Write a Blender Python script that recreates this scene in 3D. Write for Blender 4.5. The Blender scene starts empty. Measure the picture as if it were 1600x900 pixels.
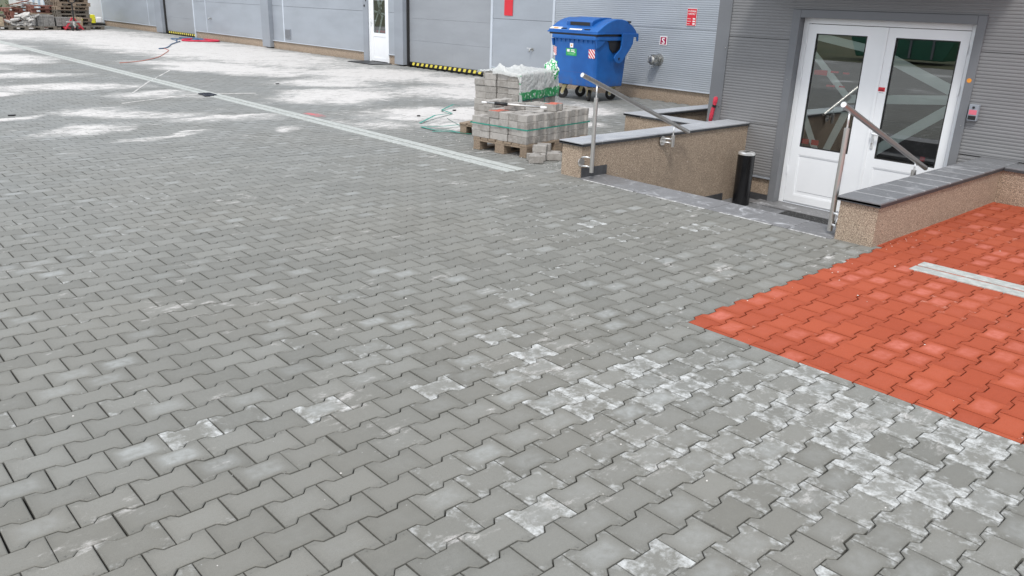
import bpy, bmesh, math, random
import numpy as np
from mathutils import Vector, Matrix, Euler, noise
random.seed(7); rng = np.random.default_rng(7)
SC = bpy.context.scene
COL = SC.collection
PI = math.pi

# ------------------------------------------------------------------ camera
R = [[0.74016156, -0.67159792, 0.03342299], [-0.2018356, -0.26930443, -0.94166741], [0.64142283, 0.69024007, -0.33488115]]
CAM = Vector((-0.378, -2.780, 1.6394)); FPX = 1256.13
cam = bpy.data.cameras.new('camera'); camo = bpy.data.objects.new('camera', cam); COL.objects.link(camo)
cam.sensor_width = 36; cam.lens = FPX/1600*36; cam.clip_start = .05; cam.clip_end = 2000
m = Matrix(((R[0][0], -R[1][0], -R[2][0], CAM[0]), (R[0][1], -R[1][1], -R[2][1], CAM[1]), (R[0][2], -R[1][2], -R[2][2], CAM[2]), (0, 0, 0, 1)))
camo.matrix_world = m
SC.camera = camo
def proj(x, y, z=0):
    d = (x-CAM[0], y-CAM[1], z-CAM[2]); q = [sum(R[i][k]*d[k] for k in range(3)) for i in range(3)]
    if q[2] < .1: return None
    return 800+FPX*q[0]/q[2], 450+FPX*q[1]/q[2], q[2]

# ------------------------------------------------------------------ world, sun, exposure
SUN_EL, SUN_AZ = math.radians(52), math.radians(215)      # azimuth of the direction towards the sun, from +X counterclockwise
w = bpy.data.worlds.new('World'); SC.world = w; w.use_nodes = True
nt = w.node_tree; nt.nodes.clear()
sky = nt.nodes.new('ShaderNodeTexSky'); sky.sky_type = 'NISHITA'; sky.sun_disc = False
sky.sun_elevation = SUN_EL; sky.sun_rotation = PI/2-SUN_AZ; sky.air_density = 1.0; sky.dust_density = 4.0; sky.ozone_density = 1.0
mixs = nt.nodes.new('ShaderNodeMix'); mixs.data_type = 'RGBA'
bgn = nt.nodes.new('ShaderNodeBackground'); outw = nt.nodes.new('ShaderNodeOutputWorld')
tc = nt.nodes.new('ShaderNodeTexCoord'); nz = nt.nodes.new('ShaderNodeTexNoise'); nz.inputs['Scale'].default_value = 2.2; nz.inputs['Detail'].default_value = 6
rmp = nt.nodes.new('ShaderNodeValToRGB'); rmp.color_ramp.elements[0].position = .3; rmp.color_ramp.elements[1].position = .7
rmp.color_ramp.elements[0].color = (.80, .80, .80, 1); rmp.color_ramp.elements[1].color = (1, 1, 1, 1)
cl = nt.nodes.new('ShaderNodeRGB'); cl.outputs[0].default_value = (8.6, 9.0, 9.6, 1)      # cloud deck
nt.links.new(tc.outputs['Generated'], nz.inputs['Vector']); nt.links.new(nz.outputs['Fac'], rmp.inputs['Fac'])
mul = nt.nodes.new('ShaderNodeMath'); mul.operation = 'MULTIPLY'; mul.inputs[1].default_value = .85
nt.links.new(rmp.outputs['Color'], mul.inputs[0]); nt.links.new(mul.outputs[0], mixs.inputs[0])
nt.links.new(sky.outputs[0], mixs.inputs[6]); nt.links.new(cl.outputs[0], mixs.inputs[7])
nt.links.new(mixs.outputs[2], bgn.inputs['Color']); bgn.inputs['Strength'].default_value = .12
nt.links.new(bgn.outputs[0], outw.inputs[0])
sl = bpy.data.lights.new('sun', 'SUN'); sl.energy = 1.35; sl.angle = math.radians(11); sl.color = (1, .96, .9)
so = bpy.data.objects.new('sun', sl); COL.objects.link(so)
sd = Vector((math.cos(SUN_EL)*math.cos(SUN_AZ), math.cos(SUN_EL)*math.sin(SUN_AZ), math.sin(SUN_EL)))
so.rotation_euler = sd.to_track_quat('Z', 'Y').to_euler()
SC.view_settings.view_transform = 'Standard'; SC.view_settings.look = 'None'; SC.view_settings.exposure = 0.42; SC.view_settings.gamma = 1

# ------------------------------------------------------------------ material helpers
class N:
    def __init__(s, name):
        s.m = bpy.data.materials.new(name); s.m.use_nodes = True; s.t = s.m.node_tree; s.t.nodes.clear()
        s.out = s.t.nodes.new('ShaderNodeOutputMaterial'); s.b = s.t.nodes.new('ShaderNodeBsdfPrincipled'); s.t.links.new(s.b.outputs[0], s.out.inputs[0])
    def n(s, ty, **kw):
        o = s.t.nodes.new(ty)
        for k, v in kw.items(): setattr(o, k, v)
        return o
    def put(s, inp, v):
        if hasattr(v, 'is_output'): s.t.links.new(v, inp)
        elif v is not None: inp.default_value = v
    def math(s, op, a, b=None, c=None, clamp=False):
        o = s.n('ShaderNodeMath', operation=op, use_clamp=clamp); s.put(o.inputs[0], a); s.put(o.inputs[1], b)
        if c is not None: s.put(o.inputs[2], c)
        return o.outputs[0]
    def vec(s, op, a, b=None):
        o = s.n('ShaderNodeVectorMath', operation=op); s.put(o.inputs[0], a); s.put(o.inputs[1], b); return o.outputs['Value'] if op in ('LENGTH', 'DOT_PRODUCT', 'DISTANCE') else o.outputs[0]
    def pos(s): return s.n('ShaderNodeNewGeometry').outputs['Position']
    def obj(s): return s.n('ShaderNodeTexCoord').outputs['Object']
    def noise(s, v, scale, detail=3, rough=.5, dist=0):
        o = s.n('ShaderNodeTexNoise'); s.put(o.inputs['Vector'], v); o.inputs['Scale'].default_value = scale; o.inputs['Detail'].default_value = detail
        o.inputs['Roughness'].default_value = rough; o.inputs['Distortion'].default_value = dist; return o.outputs['Fac']
    def vor(s, v, scale, feat='F1', out='Distance'):
        o = s.n('ShaderNodeTexVoronoi', feature=feat); s.put(o.inputs['Vector'], v); o.inputs['Scale'].default_value = scale; return o.outputs[out]
    def ss(s, v, a, b, lo=0., hi=1.):
        o = s.n('ShaderNodeMapRange', interpolation_type='SMOOTHSTEP'); s.put(o.inputs[0], v); o.inputs[1].default_value = a; o.inputs[2].default_value = b
        o.inputs[3].default_value = lo; o.inputs[4].default_value = hi; return o.outputs[0]
    def mix(s, f, a, b, blend='MIX'):
        o = s.n('ShaderNodeMix', data_type='RGBA', blend_type=blend); s.put(o.inputs[0], f)
        s.put(o.inputs[6], a if hasattr(a, 'is_output') else (*a, 1)); s.put(o.inputs[7], b if hasattr(b, 'is_output') else (*b, 1)); return o.outputs[2]
    def sep(s, v):
        o = s.n('ShaderNodeSeparateXYZ'); s.put(o.inputs[0], v); return o.outputs
    def comb(s, x, y, z=0.):
        o = s.n('ShaderNodeCombineXYZ'); s.put(o.inputs[0], x); s.put(o.inputs[1], y); s.put(o.inputs[2], z); return o.outputs[0]
    def bump(s, h, strength=.3, dist=.002):
        o = s.n('ShaderNodeBump'); o.inputs['Strength'].default_value = strength; o.inputs['Distance'].default_value = dist; s.put(o.inputs['Height'], h)
        s.t.links.new(o.outputs[0], s.b.inputs['Normal'])
    def fin(s, col=None, rough=.8, metal=0., spec=None):
        if col is not None: s.put(s.b.inputs['Base Color'], col if hasattr(col, 'is_output') else (*col, 1))
        s.put(s.b.inputs['Roughness'], rough); s.put(s.b.inputs['Metallic'], metal)
        if spec is not None: s.b.inputs['Specular IOR Level'].default_value = spec
        return s.m
MATS = {}
def simple(name, col, rough=.6, metal=0., var=.12, scale=6., bump=0.):
    if name in MATS: return MATS[name]
    q = N(name); p = q.obj(); f = q.noise(p, scale, 4)
    c = q.mix(q.ss(f, .3, .7), [x*(1-var) for x in col], [min(1, x*(1+var)) for x in col])
    if bump: q.bump(q.noise(p, scale*12, 3), bump, .003)
    r = q.ss(f, .3, .7, rough*.9, min(1, rough*1.1))
    MATS[name] = q.fin(c, r, metal); return MATS[name]

def ellipses(q, xy, L):
    """max over soft ellipses (cx, cy, rx, ry, strength, angle)"""
    acc = None
    for cx, cy, rx, ry, st, an in L:
        d = q.vec('SUBTRACT', xy, (cx, cy, 0))
        o = q.n('ShaderNodeVectorRotate', rotation_type='Z_AXIS'); q.put(o.inputs['Vector'], d); o.inputs['Angle'].default_value = -math.radians(an)
        l = q.vec('LENGTH', q.vec('MULTIPLY', o.outputs[0], (1/rx, 1/ry, 0)))
        v = q.ss(l, .25, 1.15, st, 0.)
        acc = v if acc is None else q.math('MAXIMUM', acc, v)
    return acc
SAND = [(9.4, 23, 3.3, 11.5, 1.0, 4), (7.6, 15.8, 1.5, 3.4, 1.0, 20), (9.9, 13.4, 2.3, 2.4, .9, 0), (3.6, 19.8, 1.8, 2.2, .95, 0), (4.4, 25, 1.3, 4, .86, 0), (2.8, 15.2, 2.2, 1.0, .72, 5), (2.2, 17.4, 1.8, .9, .8, 0), (3.3, 13.0, 2.0, .9, .70, -5), (1.9, 12.2, 1.3, .4, .78, 8),
        (4.4, 11.3, 1.1, .6, .66, 20), (3.3, 9.2, 1.5, .6, .64, -35), (2.4, 8.0, 1.1, .5, .62, 30), (4.2, 8.1, 1.1, .45, .56, -20), (1.6, 9.4, .7, .3, .7, 10), (4.6, 6.9, .6, .2, .6, 30), (3.0, 7.2, .8, .2, .6, 20), (7.2, 9.8, 1.9, 1.3, .84, 30), (7.2, 7.2, 1.5, 1.1, .84, -20),
        (6.9, 5.9, 1.0, .9, .82, 0), (9.6, 9.4, 2.0, 1.9, .80, 0), (9.0, 6.6, 1.8, 1.0, .84, 0), (8.1, 5.2, .8, .6, .80, 0), (6.2, 4.1, .6, .4, .74, 0), (8.0, 31, 5, 7, .80, 0), (5.9, 6.6, .7, .7, .62, 0), (10.8, 11.2, 1.3, 2.2, .84, 0), (8.2, 12, 1.5, 1.2, .78, 0)]
def sand_mask(q):
    P = q.pos(); x = q.sep(P); xy = q.comb(x[0], x[1], 0.)
    wob = q.n('ShaderNodeTexNoise'); q.put(wob.inputs['Vector'], xy); wob.inputs['Scale'].default_value = .8; wob.inputs['Detail'].default_value = 3
    wv = q.vec('MULTIPLY', q.vec('SUBTRACT', wob.outputs['Color'], (.5, .5, .5)), (1.6, 1.6, 0))
    e = ellipses(q, q.vec('ADD', xy, wv), SAND)
    st = q.vec('MULTIPLY', xy, (1.0, 1.7, 1.0))
    nn = q.noise(st, 1.3, 9, .66, .6)
    v = q.math('ADD', q.math('MULTIPLY', e, .62), nn)
    fb = q.noise(q.vec('MULTIPLY', xy, (1.0, 2.2, 1.0)), 4.5, 9, .80)
    m1 = q.ss(q.math('ADD', v, q.math('MULTIPLY', q.math('SUBTRACT', fb, .5), 1.6)), .64, .98)
    haze = q.math('MULTIPLY', q.ss(e, .04, .70), q.ss(fb, .33, .66, .22, .74))
    return q.math('MAXIMUM', m1, haze)

def stone_material(name, base, base2, pale, white, red=False):
    q = N(name)
    uv = q.n('ShaderNodeUVMap'); uv.uv_map = 'st'
    at = q.n('ShaderNodeAttribute', attribute_name='tint'); oi = q.n('ShaderNodeObjectInfo')
    tint = q.vec('ADD', at.outputs['Color'], oi.outputs['Color']); T = q.sep(tint)
    P = q.pos(); L = q.sep(uv.outputs[0])
    fine = q.noise(P, 420, 3, .7); grain = q.vor(P, 300); med = q.noise(P, 28, 5, .6); big = q.noise(P, .7, 3)
    c = q.mix(T[0], base, base2)
    c = q.mix(q.ss(med, .35, .75, 0, .35), c, [v*1.28 for v in base], 'MIX')
    c = q.mix(q.ss(fine, .35, .7, 0., .38), c, [v*.45 for v in base]); c = q.mix(q.ss(q.noise(P, 900, 2), .56, .72, 0., .35), c, [min(1, v*1.9) for v in base]); c = q.mix(q.ss(q.noise(P, 110, 4, .7), .45, .75, 0., .22), c, [v*.7 for v in base])
    c = q.mix(q.ss(big, .4, .65, 0, .18), c, [base[0]*1.16, base[1]*1.06, base[2]*.96])
    ax = q.math('ABSOLUTE', L[0]); ay = q.math('ABSOLUTE', L[1])
    # pale dry bloom inside each stone
    dx = q.ss(ax, .035, .088, 1., 0.); dy = q.ss(ay, .022, .058, 1., 0.)
    ctr = q.math('MULTIPLY', q.math('MULTIPLY', dx, dy), q.math('MULTIPLY', T[2], q.ss(q.noise(P, 30, 4, .55, .2), .2, .75, .25, .85)))
    c = q.mix(ctr, c, pale)
    # darker rim along the edges of each stone
    edge = q.math('MAXIMUM', q.ss(ax, .075, .098), q.ss(ay, .045, .066))
    c = q.mix(q.math('MULTIPLY', edge, .30), c, [v*.72 for v in base])
    nick = q.math('MULTIPLY', q.math('MAXIMUM', q.ss(ax, .090, .097), q.ss(ay, .052, .064)), q.ss(q.noise(P, 75, 3, .6), .60, .66)); c = q.mix(q.math('MULTIPLY', nick, .5), c, [v*.35 for v in base])
    # efflorescence: ragged, stronger at ends and corners
    wn = q.noise(P, 26, 8, .68, .3)
    eb = q.math('ADD', q.math('MULTIPLY', q.ss(ax, .02, .1), .14), q.math('MULTIPLY', q.ss(ay, .02, .07), .10))
    wv = q.math('ADD', q.math('ADD', wn, eb), q.math('MULTIPLY', q.math('SUBTRACT', T[1], 1.), .42))
    wm = q.math('MULTIPLY', q.ss(wv, .45, .80), q.ss(q.noise(P, 70, 5, .6), .25, .6, .45, 1.))
    c = q.mix(q.math('MULTIPLY', wm, .88), c, white)
    # specks of spilt cement
    if not red:
        yy = q.sep(P)[1]; c = q.mix(q.math('MULTIPLY', q.ss(yy, -.5, 9., 0., .42), q.ss(q.noise(P, 1.1, 5, .6), .25, .7, .55, 1.)), c, (.285, .305, .315))  # grey stones turn paler and cooler towards far y
    sp = q.ss(q.vor(P, 24), .0, .075, 1., 0.)
    gate = q.ss(q.noise(P, 3.5, 2), .52, .6)
    c = q.mix(q.math('MULTIPLY', q.math('MULTIPLY', sp, gate), .8), c, white)
    if not red:
        sm = sand_mask(q)
        c = q.mix(q.math("MULTIPLY", sm, .84), c, (.655, .635, .615))
        x = q.sep(P)
        rb = ellipses(q, q.comb(x[0], x[1], 0.), [(5.5, 7.9, .12, .28, 1., 0)])
        c = q.mix(q.math('MULTIPLY', rb, q.ss(q.noise(P, 9, 4), .4, .6)), c, (.62, .12, .14))
    h = q.math('ADD', q.math('MULTIPLY', fine, .6), q.math('MULTIPLY', med, 1.2))
    q.bump(h, .35, .0012)
    return q.fin(c, .86, 0, .35)
M_GREY = stone_material('grey_paving_concrete', (.172, .171, .154), (.240, .239, .219), (.385, .40, .395), (.58, .595, .59))
M_RED = stone_material('red_paving_concrete', (.335, .062, .025), (.430, .092, .040), (.56, .17, .125), (.62, .32, .26), True)
def m_bed():
    q = N('joint_sand'); P = q.pos(); c = q.mix(q.noise(P, 60, 4), (.016, .015, .013), (.045, .042, .037))
    c = q.mix(sand_mask(q), c, (.60, .58, .56)); return q.fin(c, .95)
M_BED = m_bed()
def m_outer():
    q = N('outer_paving'); P = q.pos(); br = q.n('ShaderNodeTexBrick'); q.put(br.inputs['Vector'], P)
    br.inputs['Scale'].default_value = 1; br.inputs['Brick Width'].default_value = .2; br.inputs['Row Height'].default_value = .1393; br.inputs['Mortar Size'].default_value = .003
    br.inputs['Color1'].default_value = (.25, .255, .245, 1); br.inputs['Color2'].default_value = (.3, .3, .29, 1); br.inputs['Mortar'].default_value = (.08, .075, .07, 1)
    c = q.mix(q.ss(q.noise(P, .5, 7, .6), .55, .7), br.outputs['Color'], (.6, .6, .6)); return q.fin(c, .9)
M_OUTER = m_outer()
def m_pebble():
    q = N('pebble_render'); P = q.pos()
    o = q.n('ShaderNodeTexVoronoi'); q.put(o.inputs['Vector'], P); o.inputs['Scale'].default_value = 190
    v = q.sep(o.outputs['Color'])[0]
    r = q.n('ShaderNodeValToRGB'); e = r.color_ramp.elements; e[0].position = 0; e[0].color = (.13, .10, .075, 1); e[1].position = 1; e[1].color = (.74, .62, .47, 1)
    for p_, c_ in ((.22, (.33, .26, .19, 1)), (.55, (.50, .395, .295, 1)), (.82, (.60, .475, .36, 1))): x = e.new(p_); x.color = c_
    q.t.links.new(v, r.inputs[0])
    c = q.mix(q.ss(o.outputs['Distance'], .35, .75), r.outputs[0], (.24, .18, .135))
    c = q.mix(q.ss(q.noise(P, 1.6, 4), .45, .7, 0, .2), c, (.27, .21, .16))
    x = q.sep(P)[2]; c = q.mix(q.math('MULTIPLY', q.ss(x, .02, .12, .2, 0.), q.ss(q.noise(P, 6, 5, .6), .4, .65)), c, (.16, .13, .10))
    q.bump(o.outputs['Distance'], .8, .004); return q.fin(c, .8)
M_PEB = m_pebble()
def m_granite(name, base, wet=.4):
    q = N(name); P = q.pos(); f = q.noise(P, 350, 3, .7)
    c = q.mix(q.ss(f, .35, .7), [v*.75 for v in base], [v*1.3 for v in base])
    a = q.noise(P, 5.5, 7, .65, 1.2); c = q.mix(q.ss(a, .52, .72, 0, wet), c, (.50, .51, .53))
    c = q.mix(q.ss(q.noise(P, 14, 5, .6, .5), .6, .75, 0, wet*.8), c, (.6, .61, .63))
    oi = q.n('ShaderNodeObjectInfo'); c = q.mix(q.math('MULTIPLY', oi.outputs['Random'], .35), c, [v*.62 for v in base])
    return q.fin(c, q.ss(a, .4, .7, .42, .75))
M_COP = m_granite('granite_coping', (.19, .195, .205), .5)
M_COPL = m_granite('pale_granite_coping', (.42, .435, .46), .8)
M_STRIP = m_granite('granite_step_slab', (.20, .20, .205), .95)
M_GDARK = simple('dark_granite', (.055, .056, .06), .5, 0, .2, 30)
M_GEDGE = simple('coping_edge', (.045, .046, .05), .5, 0, .2, 30)
def m_metalpanel(name, col, rough=.42, dirt=.06):
    q = N(name); P = q.pos(); x = q.sep(P)
    f = q.noise(q.vec('MULTIPLY', P, (.6, .6, 2.2)), 1.4, 5, .55)
    c = q.mix(q.ss(f, .3, .7), [v*(1-dirt) for v in col], [v*(1+dirt) for v in col])
    st = q.noise(q.vec('MULTIPLY', P, (9, 9, .7)), 1.5, 5, .6); c = q.mix(q.ss(st, .55, .8, 0, .10), c, [v*.7 for v in col])
    low = q.ss(x[2], .2, .75, .14, 0.); c = q.mix(q.math('MULTIPLY', low, q.noise(P, 8, 4)), c, (.42, .39, .35))
    q.bump(q.noise(q.vec('MULTIPLY', P, (1, 1, 1.8)), 1.1, 2), .25, .02); return q.fin(c, q.ss(f, .3, .7, rough*.85, rough*1.15), .0, .5)
M_WALL = m_metalpanel('pale_blue_grey_cladding', (.318, .350, .392), .42)
M_WALL2 = m_metalpanel('pale_ribbed_cladding', (.335, .368, .408), .4)
M_GATE = m_metalpanel('grey_gate_panel', (.285, .305, .332), .45)
M_PIL = m_metalpanel('grey_flashing', (.27, .297, .335), .45)
M_TRIM = m_metalpanel('light_trim', (.52, .57, .63), .4)
M_DARKC = m_metalpanel('dark_ribbed_cladding', (.200, .202, .208), .40)
M_DTRIM = m_metalpanel('dark_grey_trim', (.160, .168, .182), .42)
M_BLACK = simple('black_plastic', (.012, .012, .013), .45)
M_RUB = simple('black_rubber', (.02, .02, .02), .75, 0, .3, 30)
M_WHITE = simple('white_upvc', (.84, .86, .88), .32, 0, .02, 3)
M_GREYIN = simple('grey_inlay_line', (.30, .31, .33), .5)
def m_steel():
    q = N('brushed_steel'); P = q.obj(); f = q.noise(q.vec('MULTIPLY', P, (60, 60, 60)), 3, 4)
    q.bump(f, .06, .001); return q.fin(q.mix(f, (.58, .565, .54), (.70, .685, .66)), q.ss(f, .3, .7, .30, .42), 1.)
M_STEEL = m_steel()
M_STEELL = simple('bright_steel_cap', (.82, .83, .83), .3, .6)
def m_wood(name, a, b):
    q = N(name); P = q.obj(); f = q.noise(q.vec('MULTIPLY', P, (3, 30, 30)), 2.2, 6, .6)
    oi = q.n('ShaderNodeObjectInfo'); c = q.mix(q.ss(f, .3, .7), a, b); c = q.mix(q.math('MULTIPLY', oi.outputs['Random'], .45), c, [v*.5 for v in a])
    q.bump(f, .3, .002); return q.fin(c, .85)
M_WOOD = m_wood('weathered_pallet_wood', (.22, .165, .12), (.38, .30, .22))
M_WOODG = m_wood('grey_old_wood', (.13, .115, .095), (.27, .24, .20))
M_WOODR = m_wood('reddish_wood', (.22, .09, .07), (.33, .16, .12))
def m_block():
    q = N('loose_block_concrete'); P = q.pos(); oi = q.n('ShaderNodeObjectInfo')
    c = q.mix(oi.outputs['Random'], (.27, .255, .235), (.42, .40, .375)); f = q.noise(P, 40, 6, .65)
    c = q.mix(q.ss(f, .45, .7, 0, .5), c, (.50, .485, .46)); c = q.mix(q.ss(q.noise(P, 12, 4), .5, .72, 0, .5), c, (.19, .17, .155))
    c = q.mix(q.ss(q.noise(P, 300, 2), .4, .7, 0, .2), c, (.12, .11, .1)); q.bump(q.noise(P, 150, 3), .4, .002); return q.fin(c, .9)
M_BLOCK = m_block()
M_BRED = simple('red_block_face', (.50, .13, .085), .85, 0, .2, 30, .3)
M_BLUE = None
def m_blue():
    q = N('blue_bin_plastic'); P = q.pos(); f = q.noise(P, 3, 5, .6)
    c = q.mix(q.ss(f, .35, .7), (.006, .088, .33), (.011, .122, .42)); sc = q.noise(q.vec('MULTIPLY', P, (1, 1, 6)), 16, 6, .7)
    c = q.mix(q.ss(sc, .66, .8, 0, .5), c, (.10, .12, .22)); x = q.sep(P)
    c = q.mix(q.math('MULTIPLY', q.ss(x[2], .25, .5, .45, 0), q.ss(q.noise(P, 9, 4), .4, .7)), c, (.10, .10, .13))
    return q.fin(c, q.ss(f, .3, .7, .34, .5))
M_BLUE = m_blue()
M_GLASS = None
def m_glass():
    q = N('door_glass'); t = q.t; t.nodes.remove(q.b)
    tr = q.n('ShaderNodeBsdfTransparent'); tr.inputs[0].default_value = (.78, .82, .80, 1); gl = q.n('ShaderNodeBsdfGlossy'); gl.inputs['Roughness'].default_value = .0
    gl.inputs[0].default_value = (.95, .97, .96, 1)
    fr = q.n('ShaderNodeFresnel'); fr.inputs[0].default_value = 1.52
    f = q.math('ADD', q.math('MULTIPLY', fr.outputs[0], 1.5), .19, clamp=True)
    mx = q.n('ShaderNodeMixShader'); q.put(mx.inputs[0], f); t.links.new(tr.outputs[0], mx.inputs[1]); t.links.new(gl.outputs[0], mx.inputs[2]); t.links.new(mx.outputs[0], q.out.inputs[0]); return q.m
M_GLASS = m_glass()
M_FROST = simple('frosted_film', (.62, .67, .66), .5, 0, .04)
M_REDP = simple('red_print', (.62, .02, .035), .5, 0, .03)
M_REDC = simple('red_cloth', (.52, .035, .065), .8, 0, .25, 60)
M_MAG = simple('magenta_print', (.36, .012, .07), .5, 0, .03)
M_WPR = simple('white_print', (.85, .85, .85), .5, 0, .02)
M_YEL = simple('yellow_paint', (.80, .68, .10), .55, 0, .1)
M_YELB = simple('bright_yellow', (.85, .80, .04), .5, 0, .05)
M_GREEN = simple('green_print', (.02, .33, .09), .5, 0, .1)
M_STRAP = simple('green_strapping', (.02, .26, .20), .45, 0, .2)
M_ORG = simple('orange_print', (.80, .30, .03), .5)
M_CHAN = None
def m_chan():
    q = N('pale_channel_concrete'); P = q.pos(); f = q.noise(P, 18, 6, .6); c = q.mix(q.ss(f, .35, .7), (.36, .38, .36), (.50, .52, .50))
    c = q.mix(q.ss(q.noise(P, 3, 5), .55, .75, 0, .4), c, (.30, .31, .30)); c = q.mix(q.ss(q.noise(P, 260, 2), .4, .7, 0, .2), c, (.25, .25, .24)); return q.fin(c, .8)
M_CHAN = m_chan()
M_IRON = simple('cast_iron', (.035, .04, .055), .55, .6, .2, 20)
M_ALU = simple('cast_aluminium', (.46, .46, .44), .38, .9, .25, 20)
M_GREYP = simple('grey_floor', (.16, .16, .155), .6, 0, .1, 4)
M_INT = simple('interior_wall', (.20, .19, .17), .8, 0, .1, 2)

# ------------------------------------------------------------------ geometry helpers
class MB:
    def __init__(s): s.v = []; s.f = []; s.mi = []
    def add(s, V, Fc, mi=0):
        o = len(s.v); s.v += [tuple(p) for p in V]; s.f += [tuple(i+o for i in f) for f in Fc]; s.mi += [mi]*len(Fc); return s
    def box(s, x0, x1, y0, y1, z0, z1, mi=0, M=None):
        V = [(x, y, z) for z in (z0, z1) for y in (y0, y1) for x in (x0, x1)]
        if M is not None: V = [M @ Vector(p) for p in V]
        return s.add(V, [(0, 2, 3, 1), (4, 5, 7, 6), (0, 1, 5, 4), (2, 6, 7, 3), (0, 4, 6, 2), (1, 3, 7, 5)], mi)
    def prism(s, poly, a, b, axis='Y', mi=0):
        """poly of 2D points (counterclockwise), extruded a->b along axis"""
        def P(u, v, t): return {'Y': (u, t, v), 'X': (t, u, v), 'Z': (u, v, t)}[axis]
        n = len(poly); V = [P(u, v, a) for u, v in poly]+[P(u, v, b) for u, v in poly]
        return s.add(V, [tuple(range(n))[::-1], tuple(range(n, 2*n))]+[(i, (i+1) % n, n+(i+1) % n, n+i) for i in range(n)], mi)
    def tube(s, pts, r, n=10, caps=True, mi=0):
        pts = [Vector(p) for p in pts]; k = len(pts); rs = r if isinstance(r, (list, tuple)) else [r]*k; V = []; up = None
        for i, p in enumerate(pts):
            t = (pts[min(i+1, k-1)]-pts[max(i-1, 0)]).normalized()
            if up is None: up = t.orthogonal().normalized()
            up = (up-t*up.dot(t)); up = up.normalized() if up.length > 1e-6 else t.orthogonal().normalized()
            q = t.cross(up)
            for a in range(n): A = 2*PI*a/n; V.append(p+(up*math.cos(A)+q*math.sin(A))*rs[i])
        F_ = [(i*n+a, i*n+(a+1) % n, (i+1)*n+(a+1) % n, (i+1)*n+a) for i in range(k-1) for a in range(n)]
        if caps: F_ += [tuple(range(n))[::-1], tuple(range((k-1)*n, k*n))]
        return s.add(V, F_, mi)
    def ribbon(s, pts, wdt, th):
        for (a, b) in zip(pts[:-1], pts[1:]):
            a = Vector(a); b = Vector(b); t = (b-a).normalized(); nrm = Vector((-t.y, t.x, 0))*wdt/2; u = Vector((0, 0, th))
            V = [a-nrm, b-nrm, b+nrm, a+nrm]; V += [p+u for p in V]; s.add(V, [(0, 3, 2, 1), (4, 5, 6, 7), (0, 1, 5, 4), (1, 2, 6, 5), (2, 3, 7, 6), (3, 0, 4, 7)])
        return s
    def mesh(s, name):
        me = bpy.data.meshes.new(name); me.from_pydata(s.v, [], s.f); me.update(); return me
def wpos(o):
    p = Vector((0, 0, 0))
    while o is not None: p += o.location; o = o.parent
    return p
def link(name, me, mat, parent=None, smooth=False, bevel=0):
    o = bpy.data.objects.new(name, me); COL.objects.link(o)
    if mat is not None and not me.materials:
        for mm in (mat if isinstance(mat, (list, tuple)) else [mat]): me.materials.append(mm)
    if parent is not None: o.parent = parent
    if smooth: me.polygons.foreach_set('use_smooth', [True]*len(me.polygons))
    if bevel:
        b = o.modifiers.new('bevel', 'BEVEL'); b.width = bevel; b.segments = 2; b.limit_method = 'ANGLE'; b.angle_limit = math.radians(35)
    return o
def part(name, mb, mat, parent=None, smooth=False, bevel=0, local=False, **pr):
    """mb in world coordinates unless local"""
    if parent is not None and not local:
        off = wpos(parent); mb.v = [(p[0]-off.x, p[1]-off.y, p[2]-off.z) for p in mb.v]
    elif parent is None and not local:
        A = np.array(mb.v); c = Vector(((A[:, 0].min()+A[:, 0].max())/2, (A[:, 1].min()+A[:, 1].max())/2, A[:, 2].min()))
        mb.v = [(p[0]-c.x, p[1]-c.y, p[2]-c.z) for p in mb.v]
    me = mb.mesh(name)
    if len(set(mb.mi)) > 1: me.polygons.foreach_set('material_index', mb.mi)
    o = link(name, me, mat, parent, smooth, bevel)
    if parent is None and not local: o.location = c
    for k, v in pr.items(): o[k] = v
    return o
def thing(name, label, cat, loc=(0, 0, 0), rz=0, group=None):
    o = bpy.data.objects.new(name, None); COL.objects.link(o); o.location = loc; o.rotation_euler = (0, 0, rz); o.empty_display_size = .1
    o['label'] = label; o['category'] = cat
    if group: o['group'] = group
    return o
def tag(o, label, cat, group=None):
    o['label'] = label; o['category'] = cat
    if group: o['group'] = group
    return o
def smooth_by_angle(o, deg=35):
    me = o.data; me.polygons.foreach_set('use_smooth', [True]*len(me.polygons))
    bm = bmesh.new(); bm.from_mesh(me)
    for e in bm.edges:
        if len(e.link_faces) == 2 and e.calc_face_angle(0) > math.radians(deg): e.smooth = False
        elif len(e.link_faces) != 2: e.smooth = False
    bm.to_mesh(me); bm.free(); return o
def text_mb(s, size, u0, v0, put, thick=.001):
    """lettering as a thin mesh; put maps (u, v, depth) to the local frame"""
    cu = bpy.data.curves.new('lettering', 'FONT'); cu.body = s; cu.size = size; cu.extrude = 0; cu.resolution_u = 3
    o = bpy.data.objects.new('lettering', cu); COL.objects.link(o); bpy.context.view_layer.update()
    me = o.evaluated_get(bpy.context.evaluated_depsgraph_get()).to_mesh()
    V = [v.co.copy() for v in me.vertices]; Fc = [tuple(p.vertices) for p in me.polygons]
    xs = [v.x for v in V]; wd = max(xs)-min(xs) if xs else 0; x0 = min(xs) if xs else 0
    o.to_mesh_clear(); bpy.data.objects.remove(o); bpy.data.curves.remove(cu)
    mb = MB(); mb.add([put(u0+(v.x-x0-wd/2), v0+v.y, thick) for v in V], Fc); return mb

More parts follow.
